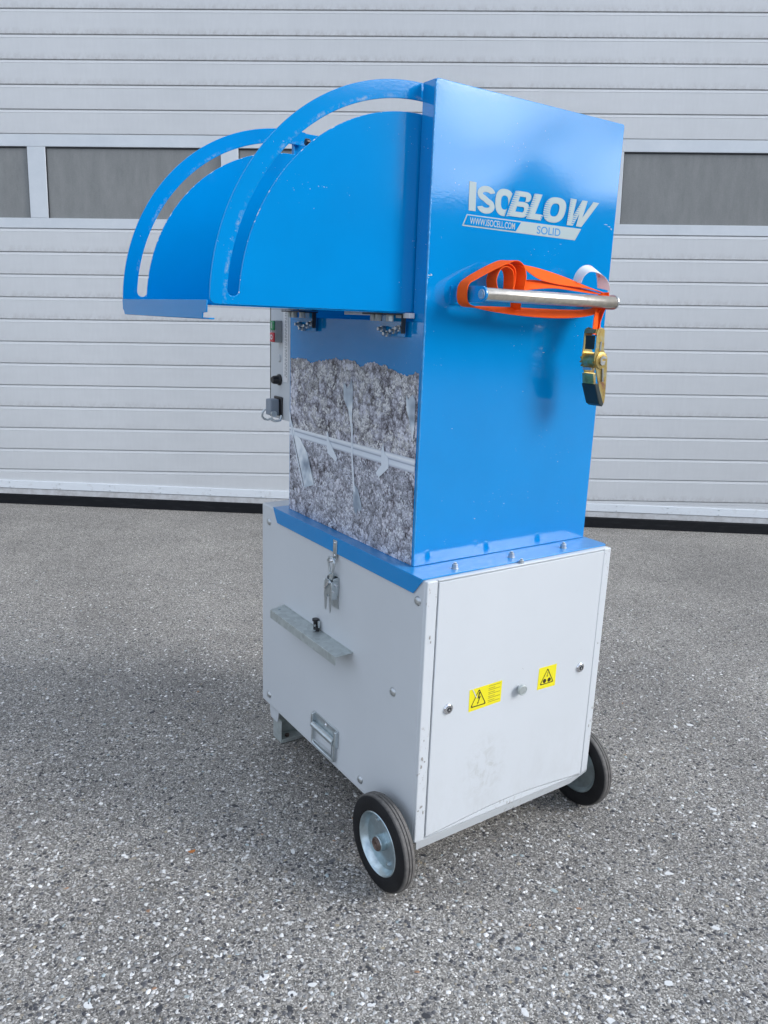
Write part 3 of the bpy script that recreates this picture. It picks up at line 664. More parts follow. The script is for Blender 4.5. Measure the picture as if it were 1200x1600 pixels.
# --- handle bar with end brackets
tube_z = 1.4130
for nm, (xa, xb) in (('handle_bracket', (.1045, .1095)), ('handle_bracket', (.5115, .5165))):
    pts = [(TY0, tube_z - .0165), (TY0, tube_z + .0165)]
    for k in range(13):
        t = PI / 2 + PI * k / 12; pts.append((.003 + .0165 * math.cos(t), tube_z + .0165 * math.sin(t)))
    bm = B(); bm.prism(pts, 0, xa, xb); o = bm.build(nm, m_blue if xa < .3 else m_bolt, mc, bevel=.0008)
    if xa < .3:
        bm = B(); bm.lathe([(.0001, -.0022), (.0045, -.0022), (.005, -.0015), (.0095, -.0012), (.0105, 0)], (xa, .002, tube_z), (1, 0, 0), 24)
        for k in range(10):
            t = 2 * PI * k / 10; bm.cyl((xa - .002, .002 + .0078 * math.cos(t), tube_z + .0078 * math.sin(t)), (xa, .002 + .0078 * math.cos(t), tube_z + .0078 * math.sin(t)), .0015, 6)
        bm.build('bracket_bolt', m_bolt, o)
bm = B(); bm.lathe([(.0001, 0), (.0125, 0), (.0137, .0012), (.0137, .3995), (.0125, .4008), (.0001, .4008)], (.1100, 0, tube_z), (1, 0, 0), 36); bm.build('handle_bar', m_steel, mc, angle=50)
bm = B(); bm.prism([(.0935 + .0, 1.392), (.0935, 1.430), (.129, 1.430), (.129, 1.392)], 1, TY0 - .0035, TY0 - .0003) ; bm.build('handle_mount_plate', m_blue, mc)

# --- lettering on the side panel
def text_obj(name, body, x, z, h, width, mat, par, y, shear=0, bold=0, slant_fix=0):
    cu = bpy.data.curves.new(name, 'FONT'); cu.body = body; cu.size = 1; cu.shear = shear; cu.offset = bold; cu.extrude = 0
    to = bpy.data.objects.new(name, cu); C.objects.link(to)
    dg = bpy.context.evaluated_depsgraph_get(); me = bpy.data.meshes.new_from_object(to.evaluated_get(dg)); bpy.data.objects.remove(to)
    xs = [v.co.x for v in me.vertices]; ys = [v.co.y for v in me.vertices]
    sx = width / (max(xs) - min(xs)); sz = h / (max(ys) - min(ys)); mx, my = min(xs), min(ys)
    for v in me.vertices: v.co = Vector((x + (v.co.x - mx) * sx, y, z + (v.co.y - my) * sz))
    me.materials.clear(); me.materials.append(mat)
    o = bpy.data.objects.new(name, me); C.objects.link(o); o.parent = par; return o
YL = TY0 - .0006
logo = B().prism([(.1158, 1.5546), (.4602, 1.5531), (.4783, 1.5801), (.1267, 1.5790)], 1, TY0 - .0004, TY0 - .0001).build('logo_band', m_silverprint, mc)
decal('logo_band_panel', [(.1200, 1.5573), (.2700, 1.5568), (.2840, 1.5768), (.1290, 1.5770)], m_bluegap, logo, .0005, 1, TY0)
text_obj('logo_lettering', 'WWW.ISOCELL.COM', .1360, 1.5600, .0137, .1300, m_silverprint, logo, TY0 - .0011, bold=.012)
text_obj('logo_lettering', 'SOLID', .3345, 1.5575, .0170, .0755, m_blueprint, logo, TY0 - .0006, bold=.012)
LZ0 = 1.5865
def ringpolys(n=32, ai=.20, bi=.26, e=2.5):
    P = lambda a_, b_, t: (.5 + a_ * math.copysign(abs(math.cos(t)) ** (2 / e), math.cos(t)), .5 + b_ * math.copysign(abs(math.sin(t)) ** (2 / e), math.sin(t)))
    return [[P(.5, .5, 2 * PI * k / n), P(.5, .5, 2 * PI * (k + 1) / n), P(ai, bi, 2 * PI * (k + 1) / n), P(ai, bi, 2 * PI * k / n)] for k in range(n)]
def bowl(x0_, zc, ro, bo, ri, bi, n=10):
    return [[(x0_ + ro * math.cos(t0), zc + bo * math.sin(t0)), (x0_ + ro * math.cos(t1), zc + bo * math.sin(t1)), (x0_ + ri * math.cos(t1), zc + bi * math.sin(t1)), (x0_ + ri * math.cos(t0), zc + bi * math.sin(t0))]
            for t0, t1 in ((-PI / 2 + PI * k / n, -PI / 2 + PI * (k + 1) / n) for k in range(n))]
def spolys():
    I = lambda zc, d, rx, rz: (.5 + rx * math.cos(R(d)), zc + rz * math.sin(R(d)))
    Lp, Rp = [], []
    for d in range(12, 251, 14): Lp.append(I(.72, d, .21, .065)); Rp.append(I(.72, d, .5, .28))
    for d in range(70, -169, -14): Lp.append(I(.28, d, .5, .28)); Rp.append(I(.28, d, .21, .065))
    return [[Lp[i], Lp[i + 1], Rp[i + 1], Rp[i]] for i in range(len(Lp) - 1)]
GL = {'I': [[(0, 0), (1, 0), (1, 1), (0, 1)]],
      'L': [[(0, 0), (.46, 0), (.46, 1), (0, 1)], [(.46, 0), (1, 0), (1, .23), (.46, .23)]],
      'W': [[(0, 1), (.215, 1), (.27, .36), (.41, 1), (.59, 1), (.70, .36), (.79, 1), (1, 1), (.90, 0), (.60, 0), (.5, .48), (.42, 0), (.10, 0)]],
      'O': ringpolys(), 'S': spolys(),
      'B': [[(0, 0), (.33, 0), (.33, 1), (0, 1)], [(.33, 0), (.66, 0), (.66, .20), (.33, .20)], [(.33, .41), (.66, .41), (.66, .60), (.33, .60)], [(.33, .80), (.64, .80), (.64, 1), (.33, 1)]] + bowl(.66, .30, .34, .30, .06, .10) [:] + bowl(.64, .80, .30, .20, .05, .0)[:0] + [[(.64 + (.32) * math.cos(t0), .795 + .205 * math.sin(t0)), (.64 + .32 * math.cos(t1), .795 + .205 * math.sin(t1)), (.64 + .05 * math.cos(t1), .70 + .10 * math.sin(t1)), (.64 + .05 * math.cos(t0), .70 + .10 * math.sin(t0))] for t0, t1 in ((R(-55) + R(145) * k / 8, R(-55) + R(145) * (k + 1) / 8) for k in range(8))]}
def letter(ch, BL, BR, TR, TL, z0, z1, y):
    bm = B()
    for poly in GL[ch]:
        v = []
        for u_, w_ in poly:
            xb, xt = BL + (BR - BL) * u_, TL + (TR - TL) * u_
            v.append(bm.b.verts.new((xb + (xt - xb) * w_, y, z0 + (z1 - z0) * w_)))
        bm.b.faces.new(v)
    return bm.build('logo_letter', m_silverprint, mc, weld=True)
letter('I', .1309, .1501, .1482, .1288, 1.5870, 1.6450, YL)
letter('S', .1535, .2035, .2025, .1525, 1.5850, 1.6410, YL)
letter('O', .2045, .2590, .2580, .2035, 1.5850, 1.6410, YL)
letter('B', .2385, .3045, .3135, .2610, 1.5870, 1.6415, YL - .0006)
letter('L', .2975, .3435, .3720, .3180, 1.5865, 1.6415, YL - .0006)
letter('O', .3450, .4120, .4270, .3560, 1.5855, 1.6410, YL - .0006)
letter('W', .4215, .4835, .5310, .4330, 1.5845, 1.6435, YL - .0006)
# gap that separates the slanted half from the upright O, and the speed lines cut into the left edges of the letters
decal('logo_gap', [(.2375, 1.5840), (.2330, 1.5840), (.2565, 1.6450), (.2612, 1.6450)], m_bluegap, mc, .0006 + .0003, 1, TY0)
bm = B()
for xl, wd, sl in ((.2375, .016, .42), (.2970, .013, .36), (.3455, .020, .20), (.4210, .013, .20), (.4460, .012, .30)):
    for k in range(12):
        z = LZ0 + .0026 + k * .0046; xs = xl + (z - LZ0) * sl; ww = wd * random.uniform(.6, 1.0)
        v = [bm.b.verts.new(q) for q in ((xs - .004, TY0 - .0016, z), (xs + ww, TY0 - .0016, z + .0006), (xs + ww, TY0 - .0016, z + .0009), (xs - .004, TY0 - .0016, z + .0018))]
        bm.b.faces.new(v)
o = bm.build('logo_speed_lines', m_bluegap, mc); o['kind'] = 'stuff'

# --- knocks in the paint
def chip(x, z, w_, h_, n=9, axis=1, base=TY0, mat=None):
    rg = random.Random(int(x * 9999 + z * 777)); pts = []
    for k in range(n):
        t = 2 * PI * k / n; q = rg.uniform(.35, 1.0); pts.append((x + w_ * q * math.cos(t), z + h_ * q * math.sin(t)))
    decal('paint_chip', pts, mat or m_chip, mc, .0003, axis, base)
m_chip = M('bare_primer', (.42, .52, .58), .6).m
for q in ((.0345, 1.4485, .0060, .0018), (.0400, 1.4500, .0030, .0030), (.0330, 1.4440, .0028, .0012), (.388, 1.2915, .0050, .0010), (.560, 1.5980, .0090, .0011), (.583, 1.5890, .0035, .0030), (.575, 1.5940, .0060, .0010), (.205, .900, .0022, .0016), (.47, 1.02, .0016, .0022), (.12, 1.12, .0018, .0012), (.33, 1.20, .0012, .0016)): chip(*q)
m_scuff = M('scuffed_grey', (.33, .32, .30), .6).m
for q in ((.0150, .6680, .0028, .0065), (.0180, .6560, .0016, .0050), (.0120, .3650, .0040, .0060), (.0190, .3560, .0030, .0030), (.0100, .3450, .0030, .0075), (.0160, .2360, .0075, .0045), (.0080, .2290, .0040, .0030), (.0230, .2200, .0030, .0055), (.0140, .4120, .0020, .0035), (.5860, .5350, .0020, .0040), (.5850, .2900, .0025, .0060)): chip(*q, base=-.0006, mat=m_scuff)

# --- warning stickers on the access door
YD = -.0018
def tri(cx, cz, w_, h_, t, nm, par):
    # rounded warning triangle outline
    def ring(sc):
        pts = []
        V = [(-w_ / 2, -h_ * .36), (w_ / 2, -h_ * .36), (0, h_ * .64)]
        for i in range(3):
            a, b, c = [Vector(V[(i + j) % 3]) for j in (-1, 0, 1)]
            pa = b + (a - b).normalized() * w_ * .12; pc = b + (c - b).normalized() * w_ * .12
            for k in range(5):
                t_ = k / 4; pts.append((pa * (1 - t_) ** 2 + b * 2 * t_ * (1 - t_) + pc * t_ ** 2) * sc)
        return pts
    o_, i_ = ring(1), ring(1 - t)
    bm = B(); n = len(o_); y = YD - .0008
    A = [bm.b.verts.new((cx + q.x, y, cz + q.y)) for q in o_]; I = [bm.b.verts.new((cx + q.x, y, cz + q.y)) for q in i_]
    for k in range(n): bm.b.faces.new((A[k], A[(k + 1) % n], I[(k + 1) % n], I[k]))
    return bm.build(nm, m_ink, par)
s1 = B().prism([(.1434, .4500), (.2451, .4531), (.2460, .5090), (.1426, .5075)], 1, YD - .0005, YD).build('electric_warning_sticker', m_yellow, mc)
tri(.1725, .4760, .050, .046, .16, 'warning_triangle', s1)
B().prism([(.1725, .4960), (.1770, .4960), (.1735, .4835), (.1790, .4850), (.1715, .4680), (.1740, .4690), (.1700, .4640), (.1688, .4700), (.1703, .4690), (.1742, .4800), (.1695, .4790)], 1, YD - .0010, YD - .0006).build('lightning_symbol', m_ink, s1)
bm = B()
for k in range(9):
    z = .5030 - k * .0053 - (.001 if k % 2 else 0); xe = .2405 if k % 2 == 0 else .2405 - .017
    bm.prism([(.2030, z), (xe, z + .0003), (xe, z + .0016), (.2030, z + .0013)], 1, YD - .0010, YD - .0006)
bm.build('sticker_text_lines', m_faintink, s1)
B().prism([(.1505, .5076), (.1535, .5076), (.1660, .4850), (.1640, .4830)], 1, YD - .0014, YD - .0011).build('sticker_scratch', m_body, s1)
s2 = B().prism([(.3694, .4515), (.4335, .4500), (.4333, .5105), (.3713, .5110)], 1, YD - .0005, YD).build('crush_warning_sticker', m_yellow, mc)
tri(.4015, .4780, .050, .044, .16, 'warning_triangle', s2)
for cx in (.3935, .4100):
    B().cyl((cx, YD - .0006, .4715), (cx, YD - .0010, .4715), .0058, 20).build('roller_symbol', m_ink, s2)
bm = B(); bm.cyl((.4020, YD - .0006, .4840), (.4020, YD - .0010, .4840), .0025, 12); bm.prism([(.4005, .4855), (.4030, .4855), (.4048, .4950), (.4025, .4950)], 1, YD - .0010, YD - .0006); bm.build('hand_symbol', m_faintink, s2)

# --- toggle latch on the print side
x = -.0048
bm = B(); bm.box((x - .0020, .3790, .7460), (x, .3970, .7970)); lt = bm.build('latch_hook', m_zinc, mc, bevel=.0008)
for z in (.7900, .7560):
    bm = B(); bm.lathe([(.0001, -.0022), (.0025, -.0018), (.0034, 0)], (x - .0018, .388, z), (1, 0, 0), 14); bm.build('rivet', m_chrome, lt, angle=60)
bm = B(); bm.tube([(-.0080, .3820, .7470), (-.0180, .3830, .7440), (-.0190, .3900, .7400), (-.0120, .3930, .7480)], .0036, 8); bm.build('hook_tip', m_chrome, lt, angle=70)
bm = B()
bm.tube([(-.0130, .3880, .7500), (-.0150, .4010, .7490), (-.0165, .4050, .7400), (-.0150, .3990, .7220), (-.0135, .3960, .7080), (-.0130, .3955, .6850)], .0029, 10)
bm.tube([(-.0130, .3880, .7500), (-.0150, .3760, .7470), (-.0165, .3720, .7380), (-.0150, .3790, .7210), (-.0135, .3830, .7080), (-.0130, .3835, .6850)], .0029, 10)
bm.build('latch_wire', m_zinc, mc, angle=70)
bm = B(); bm.cyl((-.0135, .3890, .6720), (-.0135, .3890, .7080), .0078, 16); bm.build('latch_spring_sleeve', m_zinc, mc)
bm = B(); bm.box((-.0022, .3720, .6120), (-.0004, .4070, .7000)); bm.box((-.018, .4052, .638), (-.0004, .4070, .698)); bm.box((-.018, .3720, .650), (-.0004, .3738, .698)); lb = bm.build('latch_base', m_zinc, mc, bevel=.0006)
bm = B(); bm.prism([(.4085, .686), (.4000, .694), (.3790, .692), (.3715, .686), (.3705, .640), (.3735, .608), (.3775, .6040), (.3810, .6150), (.3840, .652), (.3925, .652), (.3960, .6150), (.3990, .6060), (.4045, .6090), (.4075, .640)], 0, -.0245, -.0222); bm.box((-.0245, .4072, .640), (-.006, .4088, .690)); bm.box((-.0245, .3704, .640), (-.006, .3720, .690)); bm.build('latch_lever', m_zinc, lb, bevel=.0008)
bm = B(); bm.cyl((-.012, .366, .680), (-.012, .413, .680), .0034, 12); bm.cyl((-.020, .368, .664), (-.020, .411, .664), .0028, 12); bm.tube([(-.0265, .401, .666), (-.0268, .389, .680), (-.0265, .381, .688)], .0030, 8); bm.build('latch_pivot', m_chrome, lb)
# --- galvanised shelf bracket with its spring pin
bm = B(); bm.prism([(-.0520, .2945), (-.0520, .6720), (-.0002, .6900), (-.0002, .2945)], 2, .5166, .5186)
bm.box((-.0538, .2945, .4940), (-.0519, .6715, .5188)); bm.box((-.0020, .2945, .5188), (-.0002, .6890, .5206))
bm.build('shelf_bracket', m_galv, mc, bevel=.0006)
bm = B(); bm.cyl((-.009, .4790, .5190), (-.009, .4790, .5440), .0062, 16); bm.cyl((-.009, .4790, .5440), (-.009, .4790, .5495), .0095, 18); bm.cyl((-.011, .4660, .5190), (-.011, .4660, .5330), .0055, 14); pn = bm.build('spring_pin', m_black, mc)
bm = B(); bm.cyl((-.020, .4655, .5215), (-.020, .4655, .5245), .0038, 12); bm.cyl((-.0185, .4660, .5340), (-.0185, .4660, .5390), .0028, 10); bm.cyl((-.008, .4620, .530), (-.008, .4620, .5475), .0035, 12); bm.build('pin_collar', m_zinc, pn)
bm = B(); bm.cyl((-.030, .6600, .5187), (-.030, .6600, .5225), .0040, 6); bm.build('hex_bolt', m_zinc, mc)
# --- folding carry handle
bm = B(); bm.box((-.0030, .3560, .2140), (-.0004, .4930, .2640)); hp = bm.build('carry_handle_plate', m_zinc, mc, bevel=.0012)
for y in (.3560, .4840):
    bm = B(); bm.prism([(-.0004, .2120), (-.0004, .2640), (-.012, .2600), (-.014, .2200), (-.006, .2120)], 1, y, y + .009); bm.build('handle_ear', m_zinc, hp, bevel=.0015)
bm = B(); bm.lathe([(.0001, -.003), (.004, -.002), (.0055, 0)], (-.0030, .4230, .2520), (1, 0, 0), 16); bm.build('rivet', m_chrome, hp, angle=60)
bm = B(); bm.lathe([(.0001, 0), (.0095, 0), (.0095, .117), (.0001, .117)], (-.0095, .3655, .2280), (0, 1, 0), 20); bm.build('handle_roller', m_zinc, hp)
bm = B(); bm.tube([(-.007, .4880, .2250), (-.007, .4895, .1800), (-.007, .4875, .1705), (-.007, .4800, .1670), (-.007, .3760, .1670), (-.007, .3685, .1705), (-.007, .3665, .1800), (-.007, .3680, .2250)], .0042, 12); bm.tube([(-.009, .4770, .2130), (-.009, .4770, .1810), (-.009, .3780, .1810), (-.009, .3780, .2130)], .0018, 8); bm.build('handle_bow', m_zinc, mc, angle=70)

# --- control box behind the tower
cb = B().box((.030, .7195, 1.0600), (.24, .8445, 1.3940)).build('control_box', m_body, mc, bevel=.0015)
B().box((.0292, .8446, 1.0620), (.036, .8462, 1.3920)).build('box_seal', m_black, cb)
B().box((.0085, .7700, 1.2800), (.0298, .7960, 1.3410)).build('switch_housing', m_greypl2, cb, bevel=.002)
g = B().box((.003, .7710, 1.3135), (.0083, .7950, 1.3400)).build('green_button', m_green, cb, bevel=.002)
r_ = B().box((.003, .7710, 1.2810), (.0083, .7950, 1.3075)).build('red_button', m_red, cb, bevel=.002)
B().box((.0022, .7815, 1.3190), (.0029, .7845, 1.3350)).build('button_mark', m_white, g)
B().lathe([(.0040, 0), (.0070, 0), (.0070, .0008), (.0040, .0008)], (.0021, .783, 1.2945), (1, 0, 0), 20, close=True).build('button_mark', m_white, r_)
B().lathe([(.0001, -.004), (.009, -.004), (.012, 0)], (.030, .786, 1.2350), (1, 0, 0), 24).build('blanking_plug', m_body, cb, angle=50)
bm = B(); bm.lathe([(.0001, -.024), (.009, -.024), (.0115, -.020), (.013, -.006), (.016, -.004), (.0165, 0)], (.030, .7850, 1.1740), (1, 0, 0), 24); bm.build('rotary_switch', m_black, cb)
B().box((.0285, .7310, 1.1720 - .0015), (.0298, .7600, 1.3900)).build('instruction_label', m_white, cb)
bm = B()
for yy in (.7365, .7450):
    z = 1.3850
    while z > 1.185:
        h_ = random.uniform(.003, .009); bm.box((.0279, yy, z - h_), (.0284, yy + .0035, z)); z -= h_ + random.uniform(.0015, .004)
bm.build('label_text_lines', m_greypl2, cb)
sk = B().box((-.0040, .7740, 1.0720), (.0250, .8080, 1.1190)).build('power_plug', m_greypl, cb, bevel=.004, seg=3)
bm = B(); bm.box((.0252, .7620, 1.0700), (.0298, .8140, 1.1260)); bm.build('plug_frame', m_black, sk, bevel=.003)
bm = B(); bm.tube([(-.004, .808, 1.088), (-.012, .811, 1.078), (-.013, .812, 1.066), (-.006, .811, 1.058), (.004, .808, 1.056), (.016, .802, 1.062)], .0032, 8); bm.build('plug_lever', m_zinc, sk, angle=60)
bm = B(); bm.cyl((.004, .7735, 1.078), (.004, .7660, 1.078), .0085, 20); bm.build('plug_screw', m_zinc, sk)
bm = B(); bm.tube([(-.004, .770, 1.062), (.006, .764, 1.057), (.020, .760, 1.060), (.024, .760, 1.074)], .0036, 8); bm.build('plug_lever', m_zinc, sk, angle=60)
# --- wheels
def wheel(cx, side):
    # side -1: outer face towards -x
    dx = -1 if side < 0 else 1
    o = (cx, .070, .119)
    T = lambda prof: [(r, h) for r, h in prof]
    tyre = [(.079, .0), (.083, .0025), (.088, .0035), (.100, .0030), (.110, .0012), (.1145, -.0015), (.1180, -.0065), (.1188, -.0105), (.1165, -.0115), (.1165, -.0130), (.1190, -.0140), (.1190, -.0185), (.1165, -.0195), (.1165, -.0210), (.1188, -.0220), (.1182, -.0265), (.1150, -.0320), (.1100, -.0345), (.088, -.0360), (.079, -.0330)]
    rim = [(.080, -.0005), (.0775, .0015), (.0755, .0), (.0700, -.0100), (.0670, -.0170), (.0500, -.0195), (.0400, -.0175), (.0300, -.0180), (.0170, -.0185), (.0170, -.0215), (.0400, -.0210), (.0670, -.0215), (.0760, -.030), (.080, -.030)]
    hub = [(.0001, .0015), (.0085, .0015), (.0085, .0025), (.0145, .0028), (.0160, .0015), (.0160, -.036), (.0001, -.036)]
    rb = B(); rb.lathe(rim, (0, 0, 0), (dx, 0, 0), 64, close=True); ro = rb.build('wheel_rim', m_rim, mc, angle=28)
    ro.location = o
    B().lathe(tyre, (0, 0, 0), (dx, 0, 0), 72, close=True).build('tyre', m_tyre, ro, angle=40)
    B().lathe([(r, h) for r, h in ((.0160, .000), (.0160, -.045))] and [(.0168, .0006), (.0188, .0006), (.0198, -.0008), (.0198, -.040), (.0168, -.040)], (0, 0, 0), (dx, 0, 0), 32, close=True).build('hub', m_rim, ro)
    B().lathe([(.0001, .0010), (.0040, .0010), (.0050, .0040), (.0090, .0042), (.0100, .0030), (.0120, .0030), (.0130, .0046), (.0158, .0044), (.0167, .0030), (.0167, -.045), (.0001, -.045)], (0, 0, 0), (dx, 0, 0), 32).build('axle_end', m_rust, ro)
    B().cyl((-dx * .036, 0, 0), (-dx * .062, 0, 0), .009, 16).build('axle', m_darkmetal, ro)
    for k in range(4):
        t = PI / 4 + PI / 2 * k + .25
        bb = B(); bb.cyl((-dx * .0195, .053 * math.cos(t), .053 * math.sin(t)), (-dx * .0145, .053 * math.cos(t), .053 * math.sin(t)), .0058, 6); bb.cyl((-dx * .0145, .053 * math.cos(t), .053 * math.sin(t)), (-dx * .0120, .053 * math.cos(t), .053 * math.sin(t)), .003, 10); bb.build('wheel_bolt', m_zinc, ro)
    return ro
wheel(-.0575, -1)
wheel(W + .0575, 1)
bm = B(); bm.box((-.018, .045, .115), (.04, .095, .1460)); bm.build('axle_bracket', m_galv, mc, bevel=.002)
bm = B(); bm.box((.56, .045, .115), (.618, .095, .1460)); bm.build('axle_bracket', m_galv, mc, bevel=.002)
# --- rear foot
bm = B(); bm.prism([(.8405, .1462), (.7660, .1462), (.7840, .0780), (.8290, .0780), (.8380, .1000)], 0, .026, .030); bm.build('foot_mount', m_body, mc, bevel=.001)
bm = B()
prof = [(.7790, .001), (.8200, .001), (.8365, .012), (.8385, .030), (.8385, .0775), (.8365, .0775), (.8365, .030), (.8345, .0135), (.8195, .0032), (.7790, .0032)]
bm.box((.0385, .7795, .0012), (.0412, .8385, .0790)); bm.box((.0412, .8360, .0012), (.560, .8385, .0790)); bm.box((.0412, .7795, .0010), (.560, .8358, .0036)); bm.box((.0412, .7770, .0012), (.560, .7795, .0140))
bm.build('foot_channel', m_galv, mc, bevel=.0012)
for x in (.30, .50):
    B().box((x, .7830, .0790), (x + .03, .8350, .1455)).build('foot_post', m_body, mc)
bm = B(); bm.cyl((.075, .810, .0036), (.075, .810, .0100), .008, 6); bm.build('hex_bolt', m_rust, mc)

# ================================================================== RATCHET STRAP hung over the handle
st = empty('ratchet_strap', 'bright orange ratchet lashing strap looped over the steel handle bar', 'strap')
st.rotation_euler = mc.rotation_euler
hw = .0165
Y = (0, hw, 0)
bm = B()
bm.ribbon([(.118, .055, 1.3885), (.101, .055, 1.3945), (.095, .054, 1.412), (.098, .053, 1.433), (.116, .051, 1.4465), (.160, .050, 1.468), (.200, .049, 1.4845), (.224, .048, 1.4885), (.240, .046, 1.481), (.246, .045, 1.462), (.244, .044, 1.440), (.241, .044, 1.400), (.243, .044, 1.386)],
          [Y, Y, Y, Y, (0, hw, .002), (0, hw, .003), (0, hw, .003), (0, hw, 0), (0, hw * 1.1, 0), (-.004, hw * 1.1, 0), (-.004, hw * 1.1, 0), Y, Y])
bm.ribbon([(.176, .05, 1.428), (.171, .05, 1.447), (.180, .05, 1.467), (.196, .049, 1.475), (.212, .048, 1.469), (.219, .048, 1.455), (.220, .048, 1.430)], [Y] * 7)
bm.ribbon([(.222, .050, 1.427), (.226, .050, 1.452), (.222, .050, 1.472), (.207, .052, 1.481), (.190, .053, 1.478)], [Y] * 5)
k = .0125
bm.ribbon([(.238, .042, 1.482), (.262, .040, 1.474), (.300, .038, 1.4655), (.350, .036, 1.4580), (.400, .034, 1.4520), (.440, .032, 1.4465), (.480, .031, 1.4400), (.500, .030, 1.4345)],
          [(0, .012, .004), (0, .011, .0085), (0, .006, .0125), (0, .006, .0120), (0, .008, .0085), (0, .010, .005), (0, .012, .003), (0, .012, .003)])
bm.ribbon([(.246, .040, 1.436), (.280, .038, 1.4420), (.340, .036, 1.4440), (.420, .034, 1.4390), (.480, .032, 1.4340), (.505, .030, 1.4300)],
          [(0, .012, .009), (0, .011, .010), (0, .012, .007), (0, .013, .006), (0, .014, .004), (0, .014, .002)])
bm.ribbon([(.100, .055, 1.396), (.116, .055, 1.3880), (.160, .050, 1.3855), (.250, .044, 1.3825), (.340, .038, 1.3815), (.420, .034, 1.3840), (.470, .030, 1.3900), (.492, .028, 1.3990)],
          [Y, Y, (0, .015, .0045), (0, .013, .0085), (0, .012, .0095), (0, .012, .0080), (0, .013, .005), (0, .014, .002)])
# free end hanging down to the buckle
bm.ribbon([(.497, .030, 1.432), (.488, .024, 1.412), (.481, .020, 1.390), (.478, .016, 1.365), (.474, .012, 1.338)], [(.008, .014, 0), (.012, .010, 0), (.0145, .006, 0), (.0165, .004, 0), (.016, .003, 0)])
bm.ribbon([(.512, .030, 1.436), (.508, .026, 1.412), (.500, .024, 1.390), (.492, .022, 1.360), (.484, .018, 1.335)], [(.002, .014, 0), (.003, .014, 0), (.006, .012, 0), (.008, .010, 0), (.006, .010, 0)])
bm.build('webbing', m_web, st, angle=70)
bm = B(); bm.ribbon([(.424, .040, 1.4540), (.432, .040, 1.4720), (.448, .038, 1.4850), (.470, .036, 1.4870), (.490, .034, 1.4800), (.503, .033, 1.4650), (.509, .032, 1.4430)],
                    [(.002, .015, .001), (.001, .015, .003), (0, .014, .006), (-.002, .0135, .009), (-.006, .0125, .010), (-.009, .012, .008), (-.008, .013, .003)], .0009)
bm.build('care_tag', m_tag, st, angle=70)
# buckle: two gold side plates, spool, dark grip
pl = [(.4512, 1.3442), (.4560, 1.3520), (.4633, 1.3547), (.4720, 1.3530), (.4763, 1.3482), (.4801, 1.3012), (.4944, 1.2873), (.4974, 1.2569), (.5005, 1.1952), (.4988, 1.1785), (.494, 1.175), (.4725, 1.2242), (.4586, 1.2594), (.4487, 1.2802), (.4515, 1.3124), (.4508, 1.3352)]
bm = B(); bm.prism(pl, 1, -.0125, -.0100); fr = bm.build('buckle_plate', m_gold, st, bevel=.0006)
bm = B(); bm.prism(pl, 1, .0255, .0280); bm.build('buckle_plate', m_gold, st, bevel=.0006)
dc = (.4730, 1.2790)
bm = B(); bm.lathe([(.0001, -.0182), (.0085, -.0182), (.0095, -.0160), (.0150, -.0158), (.0195, -.0148), (.0195, -.0128), (.0001, -.0128)], (dc[0], 0, dc[1]), (0, 1, 0), 30); bm.build('ratchet_disc', m_gold, st)
for ya, yb in ((.0285, .0310), (-.0098, -.0075)):
    pts = []
    for s_ in range(14):
        t = 2 * PI * s_ / 14
        pts += [(dc[0] + .0195 * math.cos(t), dc[1] + .0195 * math.sin(t)), (dc[0] + .0255 * math.cos(t + .16), dc[1] + .0255 * math.sin(t + .16)), (dc[0] + .0250 * math.cos(t + .26), dc[1] + .0250 * math.sin(t + .26))]
    B().prism(pts, 1, ya, yb).build('ratchet_wheel', m_gold, st)
bm = B(); bm.cyl((dc[0] - .004, -.009, dc[1]), (dc[0] - .004, .027, dc[1]), .0185, 24); bm.build('spool', m_gold, st)
bm = B(); bm.cyl((.4600, -.011, 1.3460), (.4600, .028, 1.3460), .0055, 14); bm.build('buckle_pin', m_gold, st)
bm = B(); bm.prism([(.4500, 1.3360), (.4510, 1.3040), (.4540, 1.3040), (.4535, 1.3360)], 1, -.0060, .0214); bm.build('upper_grip', m_grip, st, bevel=.001)
bm = B(); bm.prism([(.4480, 1.3420), (.4490, 1.3408), (.4560, 1.3408), (.4560, 1.3420), (.4540, 1.3500), (.4500, 1.3500)], 1, -.0098, .0252); bm.build('grip_end', m_gold, st)
bm = B(); bm.prism([(.4590, 1.2230), (.4805, 1.1760), (.4920, 1.1700), (.4965, 1.1760), (.4700, 1.2260)], 1, -.0135, .0285); bm.build('lower_grip', m_grip, st, bevel=.0015)
bm = B(); bm.prism([(.4540, 1.2480), (.4585, 1.2240), (.4660, 1.2240), (.4640, 1.2500)], 1, -.0098, .0252); bm.build('pawl', m_gold, st, bevel=.001)
bm = B(); bm.box((.4480, -.006, 1.2560), (.4560, .020, 1.2620)); bm.build('pawl_spring', m_bolt, st)
bm = B()
bm.tube([(.4790, -.0145, 1.2620), (.4830, -.0150, 1.2300)], .0022, 8); bm.tube([(.4660, -.0140, 1.3230), (.4650, -.0140, 1.3010)], .0018, 8)
bm.prism([(.4640, 1.2840), (.4700, 1.2900), (.4800, 1.2880), (.4830, 1.2840), (.4700, 1.2835), (.4690, 1.2780), (.4810, 1.2790), (.4790, 1.2700), (.4700, 1.2680), (.4650, 1.2720)], 1, -.0195, -.0183)
bm.build('split_pin', m_bolt, st)

